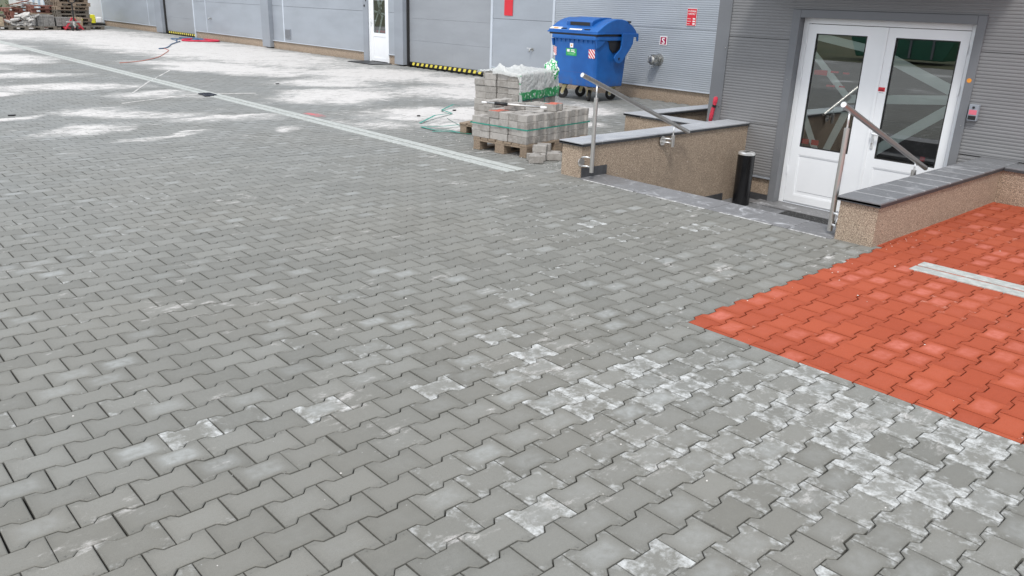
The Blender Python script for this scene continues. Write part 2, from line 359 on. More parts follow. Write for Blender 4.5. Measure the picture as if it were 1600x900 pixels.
# ------------------------------------------------------------------ ground and paving
PIT = (5.87, 8.70, -.06, 2.62); WELL = (8.70, 12.0, 3.22, 4.28)
def holed(xs, ys, z, holes):
    mb = MB()
    for a, b in zip(xs[:-1], xs[1:]):
        for c, d in zip(ys[:-1], ys[1:]):
            mx, my = (a+b)/2, (c+d)/2
            if any(h[0] < mx < h[1] and h[2] < my < h[3] for h in holes): continue
            mb.add([(a, c, z), (b, c, z), (b, d, z), (a, d, z)], [(0, 1, 2, 3)])
    return mb
g = holed([-400, -60, 5.87, 8.70, 12.0, 60, 400], [-400, -60, -.06, 2.62, 3.22, 4.28, 40, 400], -.034, [PIT, WELL, (8.7, 12.0, -.06, 3.22)])
o = part('ground', g, M_BED, local=True, kind='structure')
mo = MB(); z = -.006
mo.add([(-12, -3.7, z), (-2.15, -3.7, z), (5.0, 40, z), (-12, 40, z)], [(0, 1, 2, 3)])
mo.add([(-12, -60, z), (60, -60, z), (60, -3.7, z), (-12, -3.7, z)], [(0, 1, 2, 3)])
part('outer_yard', mo, M_OUTER, local=True, kind='structure')
def m_grass():
    q = N('rough_grass'); P = q.pos(); c = q.mix(q.ss(q.noise(P, .35, 6, .6), .35, .65), (.045, .065, .022), (.13, .115, .055)); c = q.mix(q.noise(P, 8, 4), c, (.06, .07, .03)); return q.fin(c, .95)
M_GRASS = m_grass()
mg = MB()
mg.add([(-400, 40, 0), (400, 40, 0), (400, 400, 0), (-400, 400, 0)], [(0, 1, 2, 3)])
mg.add([(-400, -400, 0), (-12.01, -400, 0), (-12.01, 40, 0), (-400, 40, 0)], [(0, 1, 2, 3)])
part('grass_field', mg, M_GRASS, local=True, kind='structure')

G = .0054; AM = .0120; PR = .13927; Y0 = .079+.015
def stone_poly(hx=.1-G/2):
    Wd = PR/2+AM-G/2; wv = PR/2-AM-G/2
    return [(-hx, -Wd), (-.0605, -Wd), (-.0405, -wv), (.0405, -wv), (.0605, -Wd), (hx, -Wd), (hx, Wd), (.0605, Wd), (.0405, wv), (-.0405, wv), (-.0605, Wd), (-hx, Wd)]
def clip(poly, xlim, keep_less):
    out = []; n = len(poly)
    ins = (lambda p: p[0] <= xlim) if keep_less else (lambda p: p[0] >= xlim)
    for i in range(n):
        a, b = poly[i], poly[(i+1) % n]; ia, ib = ins(a), ins(b)
        if ia: out.append(a)
        if ia != ib: t = (xlim-a[0])/(b[0]-a[0]); out.append((xlim, a[1]+t*(b[1]-a[1])))
    return out
def inset(poly, d):
    n = len(poly); out = []
    for i in range(n):
        p0 = Vector(poly[i-1]); p = Vector(poly[i]); p1 = Vector(poly[(i+1) % n]); a = (p-p0); b = (p1-p)
        if a.length < 1e-6 or b.length < 1e-6: out.append(tuple(p)); continue
        a.normalize(); b.normalize(); na = Vector((-a.y, a.x)); nb = Vector((-b.y, b.x)); k = na+nb; k = k/max(.5, k.dot(na)) if k.length > .1 else na
        out.append((p.x+k.x*d, p.y+k.y*d))
    return out
def stone_geo(poly, ch=.0032, depth=.032):
    n = len(poly)
    if ch > 0:
        ip = inset(poly, ch); V = [(x, y, 0) for x, y in ip]+[(x, y, -ch*.75) for x, y in poly]+[(x, y, -depth) for x, y in poly]
        F_ = [tuple(range(n))]+[(n+i, n+(i+1) % n, (i+1) % n, i) for i in range(n)]+[(2*n+i, 2*n+(i+1) % n, n+(i+1) % n, n+i) for i in range(n)]
    else:
        V = [(x, y, 0) for x, y in poly]+[(x, y, -depth) for x, y in poly]; F_ = [tuple(range(n))]+[(n+i, n+(i+1) % n, (i+1) % n, i) for i in range(n)]
    return V, F_
XCUT = 3.17
stones = {'grey': [], 'red': []}
for j in range(-288, 28):
    yc = -j*PR+Y0; red_row = yc < -.36
    if yc > 39.9 or yc < -3.75: continue
    for k in range(-20, 64):
        xc = k*.2+(0 if j % 2 == 0 else .1)
        if yc > 22 and False: continue
        xl = -.378+(yc+2.78)*.169-1.5-.02*max(0, yc)
        if xc < xl or xc > 11.98: continue
        if xc > 5.62 and -.25 < yc < 2.85: continue
        if xc > 8.5 and yc < 4.45: continue
        if xc > 8.15 and yc < 3.1: continue
        if yc < -.2 and xc > 8.15: continue
        kind = 'grey'; poly = None
        if red_row:
            if xc-.1 >= XCUT-.012: kind = 'red'
            elif xc+.1 > XCUT+.012: kind = 'both'
        if xc > 5.55 and -.40 < yc < -.2: kind = 'red'
        for kk in (('grey', 'red') if kind == 'both' else (kind,)):
            pl = None
            if kind == 'both':
                pl = clip(stone_poly(), XCUT-xc-(.0015 if kk == 'grey' else -.0015), kk == 'grey')
                if len(pl) < 3: continue
            dd = math.hypot(xc-CAM[0], yc-CAM[1]); jit = 1.2 if kk == 'red' else 1.0
            stones[kk].append(dict(x=xc+random.gauss(0, .0010), y=yc+random.gauss(0, .0010), z=random.gauss(0, .0006)*jit, d=dd, poly=pl, rz=random.gauss(0, .005), tx=random.gauss(0, .006)*jit, ty=random.gauss(0, .006)*jit))
def efl(x, y):
    """how much efflorescence the stones carry, patch by patch"""
    v = 0
    for cx, cy, rx, ry, s in ((2.75, -1.35, .55, .5, 1.0), (3.05, -2.0, .5, .45, .95), (2.3, -.75, .6, .4, .92), (2.0, -1.1, .5, .4, .75), (2.0, -.25, .4, .25, .75), (3.2, -1.55, .5, .3, .95), (1.35, -.95, .3, .3, .6), (2.45, .1, .7, .3, .45), (3.9, 1.2, .8, .5, .42), (1.0, .1, .5, .3, .35), (5.3, 2.4, .25, .3, .7), (4.7, .9, .5, .4, .4), (1.7, -1.7, .4, .4, .6), (2.5, -1.95, .6, .45, .95), (2.1, -1.55, .5, .4, .8), (1.3, -1.5, .35, .3, .5), (2.0, -2.3, .5, .4, .7), (3.3, -2.3, .6, .4, .9), (2.75, -.75, .35, .3, .85)):
        e = math.exp(-((x-cx)/rx)**2-((y-cy)/ry)**2); v = max(v, s*e)
    return v
for kk, L in stones.items():
    for s_ in L:
        r = random.random(); e = efl(s_['x'], s_['y'])
        if kk == 'grey':
            wamt = min(1.0, e*random.uniform(.70, 1.08)+(random.random()**7)*.62+.10*random.random())
            c = random.random(); ctr = .85 if c < .04 else (.45 if c < .16 else .14*random.random()); ctr *= .45+.55*min(1, max(0, noise.noise(Vector((s_['x']*.9, s_['y']*.9, 3)))+.6))
            if s_['x'] > 1.4 and s_['y'] < .4: ctr = max(ctr, .3*random.random())
        else:
            wamt = .25*random.random()+(.35 if random.random() < .08 else 0); c = random.random(); ctr = .95 if c < .13 else (.6 if c < .30 else .2*random.random())
        s_['t'] = (r, wamt, ctr)
def paving(name, kk, mat, label_mat, sheet):
    L = stones[kk]
    for s_ in L:
        p = proj(s_['x'], s_['y']); s_['vis'] = -1
        if p and -30 < p[0] < 1630 and -10 < p[1] < 930: s_['vis'] = 1/p[2]**3
    L.sort(key=lambda s: -s['vis'])
    full = [s for s in L if s['poly'] is None]; top = full[:300]; ids = {id(s) for s in top}; rest = [s for s in L if id(s) not in ids]
    root = part(name, sheet, M_BED, local=True, kind='structure')
    def uvs(me, pts):
        uvl = me.uv_layers.new(name='st'); idx = np.empty(len(me.loops), np.int32); me.loops.foreach_get('vertex_index', idx); uvl.data.foreach_set('uv', np.asarray(pts, np.float32)[idx].ravel())
    V, Fc = stone_geo(stone_poly()); me = bpy.data.meshes.new('paving_stone'); me.from_pydata(V, [], Fc); me.materials.append(mat); uvs(me, [(v[0], v[1]) for v in V])
    for s in top:
        o = bpy.data.objects.new('paving_stone', me); COL.objects.link(o); o.parent = root; o.location = (s['x'], s['y'], s['z']); o.rotation_euler = (s['tx'], s['ty'], s['rz']); o.color = (*s['t'], 1)
    V0, F0 = stone_geo(stone_poly()); V1, F1 = stone_geo(stone_poly(), 0)
    AV, AF, AU, AT = [], [], [], []; off = 0
    for s in rest:
        near = s['d'] < 9
        if s['poly'] is not None: Vs, Fs = stone_geo(s['poly'])
        else: Vs, Fs = (V0, F0) if near else (V1, F1)
        A = np.array(Vs); U = A[:, :2]; c_, sn = math.cos(s['rz']), math.sin(s['rz'])
        W = np.empty_like(A); W[:, 0] = s['x']+A[:, 0]*c_-A[:, 1]*sn; W[:, 1] = s['y']+A[:, 0]*sn+A[:, 1]*c_; W[:, 2] = s['z']+A[:, 2]+A[:, 1]*s['tx']-A[:, 0]*s['ty']
        AV.append(W); AU.append(U); AT.append(np.tile([*s['t'], 1.], (len(A), 1))); AF += [tuple(i+off for i in f) for f in Fs]; off += len(A)
    me2 = bpy.data.meshes.new('paving_stones'); me2.from_pydata(np.concatenate(AV).tolist(), [], AF); me2.materials.append(mat); uvs(me2, np.concatenate(AU))
    ca = me2.color_attributes.new('tint', 'FLOAT_COLOR', 'POINT'); ca.data.foreach_set('color', np.concatenate(AT).astype(np.float32).ravel())
    o = bpy.data.objects.new('paving_stones', me2); COL.objects.link(o); o.parent = root; o['kind'] = 'stuff'; o.color = (0, 0, 0, 1)
    print(name, len(top), len(rest)); return root
sg = MB(); zb = -.028
sg.add([(-2.4, -3.8, zb), (XCUT, -3.8, zb), (XCUT, -.36, zb), (5.86, -.36, zb), (5.86, 2.9, zb), (8.4, 2.9, zb), (8.4, 4.5, zb), (12, 4.5, zb), (12, 40, zb), (4.2, 40, zb)], [(0, 1, 2, 3, 4, 5, 6, 7, 8, 9)])
paving('paving', 'grey', M_GREY, 'grey', sg)
sr = MB().box(XCUT+.001, 8.1, -3.8, -.361, -.033, -.027)
paving('red_paving', 'red', M_RED, 'red', sr)

# ------------------------------------------------------------------ drainage channels
def channel(x0, x1, y0, y1, label, nb):
    t = thing('drainage_channel', label, 'drain channel', ((x0+x1)/2, y0, 0))
    L = abs(y1-y0)/nb; sg_ = 1 if y1 > y0 else -1; xm = (x0+x1)/2
    for i in range(nb):
        a = y0+sg_*i*L; b = a+sg_*(L-.006); a, b = min(a, b), max(a, b); dz = random.gauss(0, .0006)
        part('channel_strip', MB().box(x0, xm-.016, a, b, -.03, .007+dz), M_CHAN, t, bevel=.003)
        part('channel_strip', MB().box(xm+.016, x1, a, b, -.03, .007+dz*.5), M_CHAN, t, bevel=.003)
    part('channel_slot', MB().box(xm-.016, xm+.016, min(y0, y1), max(y0, y1), -.03, -.006), M_RUB, t)
channel(5.10, 5.36, 3.25, 33.25, 'long pale concrete slot drain running across the grey yard towards the pallets', 30)
channel(5.22, 5.47, -.76, -3.76, 'short pale concrete slot drain set in the red paving', 3)
t = thing('drain_cover', 'dark iron cover lying on the long pale drain channel', 'drain cover', (5.15, 10.85, .007))
part('cover_plate', MB().box(-.10, .10, -.15, .15, 0, .015), M_IRON, t, local=True, bevel=.005)
mb = MB()
for i in range(5): mb.box(-.08, .08, -.13+i*.056, -.11+i*.056, .015, .02)
part('cover_rib', mb, M_IRON, t, local=True); part('cover_bar', MB().box(-.14, .02, -.24, -.16, 0, .016), M_IRON, t, local=True, bevel=.004)

# ------------------------------------------------------------------ retaining walls, steps, landing
M_JOINT = simple('pale_coping_joint', (.46, .465, .47), .85, 0, .25, 20)
def coping(root, x0, x1, y0, y1, z, mat, axis, n, th=.03):
    for i in range(n):
        if axis == 'X': a = x0+(x1-x0)*i/n; b = x0+(x1-x0)*(i+1)/n-.004; q = MB().box(a, b, y0, y1, z-th, z+random.gauss(0, .0008)); e = MB().box(a, b, y0-.0015, y1+.0015, z-th-.006, z-.012)
        else: a = y0+(y1-y0)*i/n; b = y0+(y1-y0)*(i+1)/n-.004; q = MB().box(x0, x1, a, b, z-th, z+random.gauss(0, .0008)); e = MB().box(x0-.0015, x1+.0015, a, b, z-th-.006, z-.012)
        if i < n-1: part('coping_joint', MB().box(b-.002, b+.006, y0+.001, y1-.001, z-th, z+.0006) if axis == 'X' else MB().box(x0+.001, x1-.001, b-.002, b+.006, z-th, z+.0006), M_JOINT, root)
        c = part('coping_slab', q, mat, root, bevel=.003); part('slab_edge', e, M_GEDGE, c)
t = thing('retaining_wall', 'left pebble-rendered wall of the entrance steps with pale granite coping', 'wall', (5.52, 2.62, -.6))
part('wall_body', MB().box(5.52, 8.497, 2.62, 2.89, -.75, .322), M_PEB, t)
coping(t, 5.495, 8.495, 2.60, 2.915, .352, M_COPL, 'X', 10)
part('skirting', MB().box(5.525, 5.90, 2.606, 2.62, .0065, .10), M_GDARK, t, bevel=.002)
part('skirting', MB().box(7.0, 8.1, 2.606, 2.62, -.569, -.48), M_GDARK, t, bevel=.002)
t = thing('retaining_wall', 'right pebble-rendered wall between the entrance steps and the red paving', 'wall', (5.53, -.06, -.6))
part('wall_body', MB().box(5.53, 8.497, -.355, -.06, -.75, .312), M_PEB, t)
coping(t, 5.505, 8.10, -.375, -.04, .342, M_COP, 'X', 10)
coping(t, 8.10, 8.495, -.375, -.04, .343, M_COP, 'X', 1)
part('wall_body', MB().box(8.10, 8.34, -5.5, -.356, -.75, .312), M_PEB, t)
coping(t, 8.08, 8.365, -5.5, -.379, .342, M_COP, 'Y', 15)
t = thing('retaining_wall', 'low pebble-rendered wall around the light well beside the blue bin', 'wall', (8.42, 4.5, -.6))
part('wall_body', MB().box(8.42, 8.68, 2.918, 4.5, -.75, .222), M_PEB, t)
part('wall_body', MB().box(8.681, 11.98, 4.27, 4.5, -.75, .222), M_PEB, t)
coping(t, 8.40, 8.70, 2.92, 4.235, .252, M_COPL, 'Y', 5); coping(t, 8.40, 11.975, 4.24, 4.52, .252, M_COPL, 'X', 10)
part('light_well_floor', MB().box(8.69, 11.97, 3.23, 4.26, -.80, -.75), M_GDARK, t)
t = thing('entrance_steps', 'pale stained granite steps going down to the white double door', 'steps', (5.5, 1.3, 0))
for i, (a, b) in enumerate(zip(np.linspace(-.056, 2.616, 8)[:-1], np.linspace(-.056, 2.616, 8)[1:])):
    part('granite_slab', MB().box(5.49, 5.875, a, b-.004, -.035, .006+random.gauss(0, .0006)), M_STRIP, t, bevel=.002)
for i in range(3):
    x0 = 5.86+.30*i; z1 = -.19*(i+1)+.002
    if i < 2: part('step_tread', MB().box(x0, x0+.34, -.056, 2.616, z1-.035, z1), M_COP, t, bevel=.002)
    part('step_riser', MB().box(x0+.001, x0+.02, -.057, 2.617, z1, z1+.155), M_STRIP, t)
for i in range(4):
    for j in range(4):
        part('landing_tile', MB().box(6.46+i*.51, 6.46+i*.51+.506, -.056+j*.668, -.056+j*.668+.664, -.61, -.57), M_COP, t, bevel=.001)
part('threshold_slab', MB().box(8.27, 8.62, .1, 2.33, -.569, -.552), M_STRIP, t, bevel=.004)
def m_mat():
    q = N('perforated_rubber'); P = q.pos(); v = q.vor(P, 34); c = q.mix(q.ss(v, .25, .32), (.11, .11, .11), (.008, .008, .008)); return q.fin(c, .7)
o = tag(part('door_mat', MB().box(7.84, 8.25, .75, 1.80, -.569, -.553), m_mat(), bevel=.003), 'black perforated rubber mat below the threshold of the white double door', 'door mat')

# ------------------------------------------------------------------ cladding panels
def rib_panel(X, y0, y1, z0, z1, pitch=.033, dep=.0036):
    """horizontal micro-ribs on a wall that faces -X"""
    n = max(1, round((z1-z0-.02)/pitch)); p = (z1-z0-.02)/n; prof = [(0, z0), (0, z0+.01)]
    for i in range(n):
        z = z0+.01+i*p; prof += [(0, z+p*.12), (-dep, z+p*.28), (-dep, z+p*.72), (0, z+p*.88)]
    prof += [(0, z1-.01), (0, z1)]
    V = [(X+a, y0, b) for a, b in prof]+[(X+a, y1, b) for a, b in prof]; k = len(prof)
    mb = MB(); mb.add(V, [(i, i+1, k+i+1, k+i) for i in range(k-1)]); mb.box(X+.002, X+.05, y0, y1, z0, z1); return mb
# ------------------------------------------------------------------ entrance building
EB = thing('entrance_building', 'dark grey ribbed entrance building with a white glazed double door', 'building', (8.5, 1.2, -.6))
X = 8.5
def wallrow(y0, y1, zs):
    for a, b in zip(zs[:-1], zs[1:]): part('wall_panel', rib_panel(X, y0, y1, a+.003, b-.003), M_DARKC, EB)
wallrow(2.222, 3.035, (-.27, .34, 1.335, 2.33, 3.3)); wallrow(-2.0, .178, (.34, 1.335, 2.33, 3.3)); wallrow(-6.0, -2.01, (.34, 1.335, 2.33, 3.3)); wallrow(-6, .178, (-.27, .335))
wallrow(.18, 2.22, (1.672, 2.33, 3.3))
for a, b in ((2.222, 3.22), (-6.0, .178)):
    part('plinth', MB().box(X+.02, X+.12, a, b, -.75, -.29), M_PEB, EB); part('drip_flashing', MB().box(X-.018, X+.05, a, b-.02, -.295, -.272), M_PIL, EB, bevel=.003)
    part('skirting', MB().box(X+.004, X+.019, a, b, -.57, -.49), M_GDARK, EB)
part('corner_trim', MB().box(X-.014, X+.10, 3.036, 3.222, -.29, 3.3), M_PIL if False else M_DTRIM, EB, bevel=.003)
part('side_wall', MB().box(X+.05, 11.98, 3.14, 3.219, -.80, 3.3), M_DARKC, EB)
part('roof_slab', MB().box(X-.02, 14, -6, 3.23, 3.301, 3.42), M_DTRIM, EB)
part('canopy', MB().box(X-.75, X-.016, -.1, 2.6, 2.02, 2.12), M_DTRIM, EB, bevel=.01)
# trim around the opening with its reveals
tr = MB()
tr.box(X-.022, X+.012, 2.125, 2.222, -.569, 1.672); tr.box(X-.022, X+.012, .178, .262, -.569, 1.672); tr.box(X-.022, X+.012, .263, 2.124, 1.585, 1.672)
part('opening_trim', tr, M_DTRIM, EB, bevel=.004)
tr = MB(); tr.box(X+.013, X+.20, 2.135, 2.215, -.569, 1.66); tr.box(X+.013, X+.20, .185, .262, -.569, 1.66); tr.box(X+.013, X+.20, .263, 2.134, 1.592, 1.66)
part('opening_reveal', tr, M_DTRIM, EB)
sc = MB()
for yy, zz in ((3.06, 1.2), (3.06, .5), (2.18, .1), (2.18, .9), (.21, .05), (.21, .62)): sc.tube([(X-.026, yy, zz), (X-.012, yy, zz)], .006, 8)
part('fixing_screws', sc, M_ALU, EB)
# double door
XD = 8.60
fr = MB(); fr.box(XD, XD+.07, 2.075, 2.134, -.551, 1.591); fr.box(XD, XD+.07, .263, .335, -.551, 1.591); fr.box(XD, XD+.07, .336, 2.074, 1.525, 1.591); fr.box(XD+.02, XD+.07, .336, 2.074, -.551, -.53)
DF = part('door_frame', fr, M_WHITE, EB, bevel=.004)
def leaf(y0, y1, gy0, gy1, strips, film_dir):
    xf = XD+.004; zt, zb_ = 1.519, -.526; gz0, gz1 = .14, 1.42
    mb = MB(); mb.box(xf, xf+.06, y0, gy0, zb_, zt); mb.box(xf, xf+.06, gy1, y1, zb_, zt); mb.box(xf, xf+.06, gy0, gy1, gz1, zt); mb.box(xf, xf+.06, gy0, gy1, .045, gz0); mb.box(xf, xf+.06, gy0, gy1, zb_, -.44)
    lf = part('door_leaf', mb, M_WHITE, EB)
    part('kick_panel', MB().box(xf+.012, xf+.045, gy0, gy1, -.44, .045), M_WHITE, lf)
    for a in ((gy0-.0, gy0+.012, -.44, .045), (gy1-.012, gy1, -.44, .045), (gy0+.012, gy1-.012, .033, .045), (gy0+.012, gy1-.012, -.44, -.428)): part('glazing_bead', MB().box(xf+.004, xf+.0119, *a), M_WHITE, lf)
    part('kick_panel_line', MB().box(xf+.0100, xf+.0118, gy0+.05, gy1-.05, -.39, -.386), M_GREYIN, lf)
    gk = MB(); e = .011
    gk.box(xf-.001, xf+.01, gy0, gy0+e, gz0, gz1); gk.box(xf-.001, xf+.01, gy1-e, gy1, gz0, gz1); gk.box(xf-.001, xf+.01, gy0+e, gy1-e, gz0, gz0+e); gk.box(xf-.001, xf+.01, gy0+e, gy1-e, gz1-e, gz1)
    part('glass_gasket', gk, M_RUB, lf)
    part('glass_pane', MB().add([(xf+.014, gy0, gz0), (xf+.014, gy1, gz0), (xf+.014, gy1, gz1), (xf+.014, gy0, gz1)], [(0, 3, 2, 1)]), M_GLASS, lf)
    for st in strips:
        P_ = [(y, z) for y, z in st]
        # clip to the pane
        def cl(P_, ax, lim, less):
            out = []
            for i in range(len(P_)):
                a, b = P_[i], P_[(i+1) % len(P_)]; ia = (a[ax] <= lim) == less; ib = (b[ax] <= lim) == less
                if ia: out.append(a)
                if ia != ib: t_ = (lim-a[ax])/(b[ax]-a[ax]); out.append((a[0]+t_*(b[0]-a[0]), a[1]+t_*(b[1]-a[1])))
            return out
        P_ = cl(cl(cl(cl(P_, 0, gy0+.002, False), 0, gy1-.002, True), 1, gz0+.002, False), 1, gz1-.002, True) if True else P_
        if len(P_) > 2: part('frosted_strip', MB().add([(xf+.019, y, z) for y, z in P_], [tuple(range(len(P_)))]), M_FROST, lf)
    return lf
def band(p, q, wd):
    dx, dz = q[0]-p[0], q[1]-p[1]; L = math.hypot(dx, dz); nx, nz_ = -dz/L*wd/2, dx/L*wd/2
    return [(p[0]+nx, p[1]+nz_), (q[0]+nx, q[1]+nz_), (q[0]-nx, q[1]-nz_), (p[0]-nx, p[1]-nz_)]
def gx(u, v, Xp):
    d = [(u-800)/FPX, (v-450)/FPX, 1]; wd = [sum(R[k][i]*d[k] for k in range(3)) for i in range(3)]; t_ = (Xp-CAM[0])/wd[0]; return CAM[1]+wd[1]*t_, CAM[2]+wd[2]*t_
def bz(a, b, wd):      # two points read off the photograph's enlargement, as measured on the door plane
    c = lambda p: gx(1220+p[0]/2.903, 20+p[1]/2.903, XD+.02); return band(c(a), c(b), wd)
S1 = [bz((150, 102), (430, 172), .085), bz((150, 185), (310, 395), .075), bz((90, 452), (300, 438), .06), bz((305, 430), (195, 640), .085), bz((100, 450), (160, 640), .075), bz((215, 446), (380, 315), .022), bz((290, 392), (430, 388), .09)]  # the narrowest band is a thin pale line in the film colour
S2 = [bz((480, 200), (770, 352), .105), bz((460, 393), (780, 397), .095), bz((760, 440), (400, 640), .105)]
LL = leaf(1.174, 2.072, 1.375, 1.965, S1, 1); LR = leaf(.338, 1.170, .42, 1.065, S2, 1)
part('meeting_strip', MB().box(XD-.008, XD+.0035, 1.155, 1.19, -.526, 1.519), M_WHITE, LL, bevel=.003)
hd = MB(); hd.box(XD-.012, XD+.003, 1.098, 1.128, .24, .46); part('handle_plate', hd, M_STEELL, LR, bevel=.006)
part('door_handle', MB().tube([(XD-.01, 1.113, .41), (XD-.055, 1.113, .41), (XD-.06, 1.10, .41), (XD-.06, .99, .405)], .011, 10), M_WHITE, LR, smooth=True)
part('key_cylinder', MB().tube([(XD-.02, 1.113, .30), (XD-.011, 1.113, .30)], .01, 10), M_STEEL, LR)
part('red_label', MB().box(XD+.0005, XD+.0035, 1.085, 1.155, .862, .905), M_REDP, LR); part('label_print', MB().box(XD-.0002, XD+.0004, 1.095, 1.145, .868, .882), simple('dark_red_print', (.18, .01, .02), .5), LR); part('label_line', MB().box(XD+.0005, XD+.0035, 1.095, 1.145, .845, .850), M_GREYIN, LR)
hg = MB()
for zz in (.9, -.2, 1.3): hg.tube([(XD-.008, 2.073, zz), (XD-.008, 2.073, zz+.09)], .008, 8); hg.tube([(XD-.008, .337, zz), (XD-.008, .337, zz+.09)], .008, 8)
part('door_hinge', hg, M_WHITE, DF)
# hall behind the door
hall = MB(); hall.add([(8.7, -1.2, -.56), (13.5, -1.2, -.56), (13.5, 3.1, -.56), (8.7, 3.1, -.56)], [(0, 1, 2, 3)]); part('hall_floor', hall, M_GREYP, EB)
hall = MB(); hall.add([(13.5, -1.2, -.56), (13.5, 3.1, -.56), (13.5, 3.1, 2.3), (13.5, -1.2, 2.3), (8.7, -1.2, 2.3), (8.7, 3.1, 2.3), (8.7, -1.2, -.56), (8.7, 3.1, -.56)], [(0, 1, 2, 3), (3, 2, 5, 4), (0, 3, 4, 6), (1, 7, 5, 2)]); part('hall_walls', hall, M_INT, EB)
def red_bits(lst, nm, cat_par):
    for (a, b, c_, d_) in lst:
        y0, z0 = gx(1220+a/2.903, 20+d_/2.903, XD+.018); y1, z1 = gx(1220+c_/2.903, 20+b/2.903, XD+.018); part(nm, MB().add([(XD+.0212, y0, z0), (XD+.0212, y1, z0), (XD+.0212, y1+.0, z1), (XD+.0212, y0, z1)], [(0, 1, 2, 3)]), M_REDP, cat_par)
for k, (u, v, s_, tx) in enumerate(((178, 273, .085, 'STOP'), (240, 336, .045, 'TLAK'), (118, 583, .07, 'SEM'))): pass
red_bits([(150, 262, 212, 280), (225, 266, 262, 272), (280, 272, 310, 278), (205, 329, 245, 334), (262, 333, 290, 338), (92, 574, 128, 592), (135, 580, 172, 598)], 'red_sticker', LL)
red_bits([(628, 655, 655, 672)], 'red_sticker', LR)

t = thing('card_reader', 'small grey card reader with a pink label on the wall right of the door', 'card reader', (X-.006, .115, .68))
part('reader_body', MB().box(-.05, 0, -.045, .045, 0, .16), M_PIL, t, local=True, bevel=.006)
part('reader_label', MB().box(-.052, -.050, -.036, .036, .062, .108), simple('pink_label', (.70, .16, .22), .5), t, local=True)
part('reader_window', MB().box(-.052, -.050, -.036, .036, .012, .052), M_BLACK, t, local=True)
part('reader_button', MB().tube([(-.058, 0, .132), (-.05, 0, .132)], .012, 12), M_BLACK, t, local=True)
tag(part('sticker', MB().tube([(X-.024, .222, 1.06), (X-.0225, .222, 1.06)], .022, 16), M_ORG), 'round orange sticker on the dark trim right of the double door', 'sticker')
t = thing('standing_ashtray', 'black cylindrical standing ashtray with steel top at the foot of the left wall', 'ashtray', (8.12, 2.36, -.57))
part('ashtray_body', MB().tube([(0, 0, 0), (0, 0, .60)], .1, 28), simple('gloss_black_paint', (.008, .008, .009), .22), t, local=True, smooth=False)
smooth_by_angle(t.children[0])
part('ashtray_top', MB().tube([(0, 0, .601), (0, 0, .622), (0, 0, .632)], [.1, .1, .088], 28), M_STEELL, t, local=True); smooth_by_angle(t.children[1] if len(t.children) > 1 else t.children[0])
part('ashtray_hole', MB().box(-.05, .05, -.02, .02, .632, .634), M_BLACK, t, local=True)
# red cloth roll tied to the corner
t = thing('rolled_cloth', 'red cloth roll with a dark tie leaning on the corner trim behind the left wall', 'cloth roll', (8.40, 3.08, .30))
part('cloth_roll', MB().tube([(-.0, .03, -.02), (0, .02, .07), (0, .005, .17), (0, -.005, .20), (0, -.012, .25), (0, -.018, .30), (0, -.018, .315)], [.022, .026, .024, .018, .029, .028, .016], 12), M_REDC, t, local=True, smooth=True)
part('cloth_tie', MB().tube([(0, -.003, .19), (0, -.012, .215)], [.027, .028], 12), M_BLACK, t, local=True)

# ------------------------------------------------------------------ handrails
def handrail(yr, a, b, posts, label, ywall):
    """rail from a=(x,z) to b=(x,z) in the plane y=yr; posts: (x, z foot, z sleeve top, radius)"""
    t = thing('handrail', label, 'handrail', (a[0], yr, 0))
    part('rail_tube', MB().tube([(a[0], yr, a[1]), (b[0], yr, b[1])], .0215, 20), M_STEEL, t, smooth=False); smooth_by_angle(t.children[-1])
    for (x, z) in (a, b):
        d = Vector((b[0]-a[0], 0, b[1]-a[1])).normalized()*(-1 if (x, z) == a else 1); p = Vector((x, yr, z)); part('end_cap', MB().tube([p, p+d*.003], .0212, 20), M_STEELL, t)
    for (x, z0, z1, wy) in posts:
        zr = a[1]+(b[1]-a[1])*(x-a[0])/(b[0]-a[0])
        q = part('post', MB().tube([(x, yr, z0), (x, yr, z1)], .021, 20), M_STEEL, t); smooth_by_angle(q)
        part('post_pin', MB().tube([(x, yr, z1), (x, yr, zr-.018)], .0075, 10), M_STEELL, q, smooth=True)
        sgn = 1 if ywall > yr else -1
        for zz in ((z0+.05, z0+.14) if z1-z0 > .3 else (z0+.035, z0+.075)):
            br = part('wall_bracket', MB().tube([(x, yr+sgn*.018, zz), (x-.03, yr+sgn*.03, zz+.01), (x-.045, yr+sgn*.06, zz+.01), (x-.045, ywall-sgn*.006, zz)], .008, 10), M_STEELL, q, smooth=True)
        part('bracket_plate', MB().tube([(x-.045, ywall-sgn*.008, (z0+.09 if z1-z0 > .3 else z0+.055)), (x-.045, ywall-sgn*.001, (z0+.09 if z1-z0 > .3 else z0+.055))], .05 if z1-z0 < .3 else .045, 20), M_STEEL, q)
handrail(2.50, (5.33, 1.02), (7.10, .355), [(5.545, .075, .80, 0), (6.83, .215, .34, 0)], 'steel handrail rising above the left wall of the entrance steps', 2.605)
handrail(.03, (5.50, 1.01), (7.30, .345), [(5.62, .03, .83, 0), (7.05, .21, .355, 0)], 'steel handrail above the right wall, in front of the white double door', -.055)

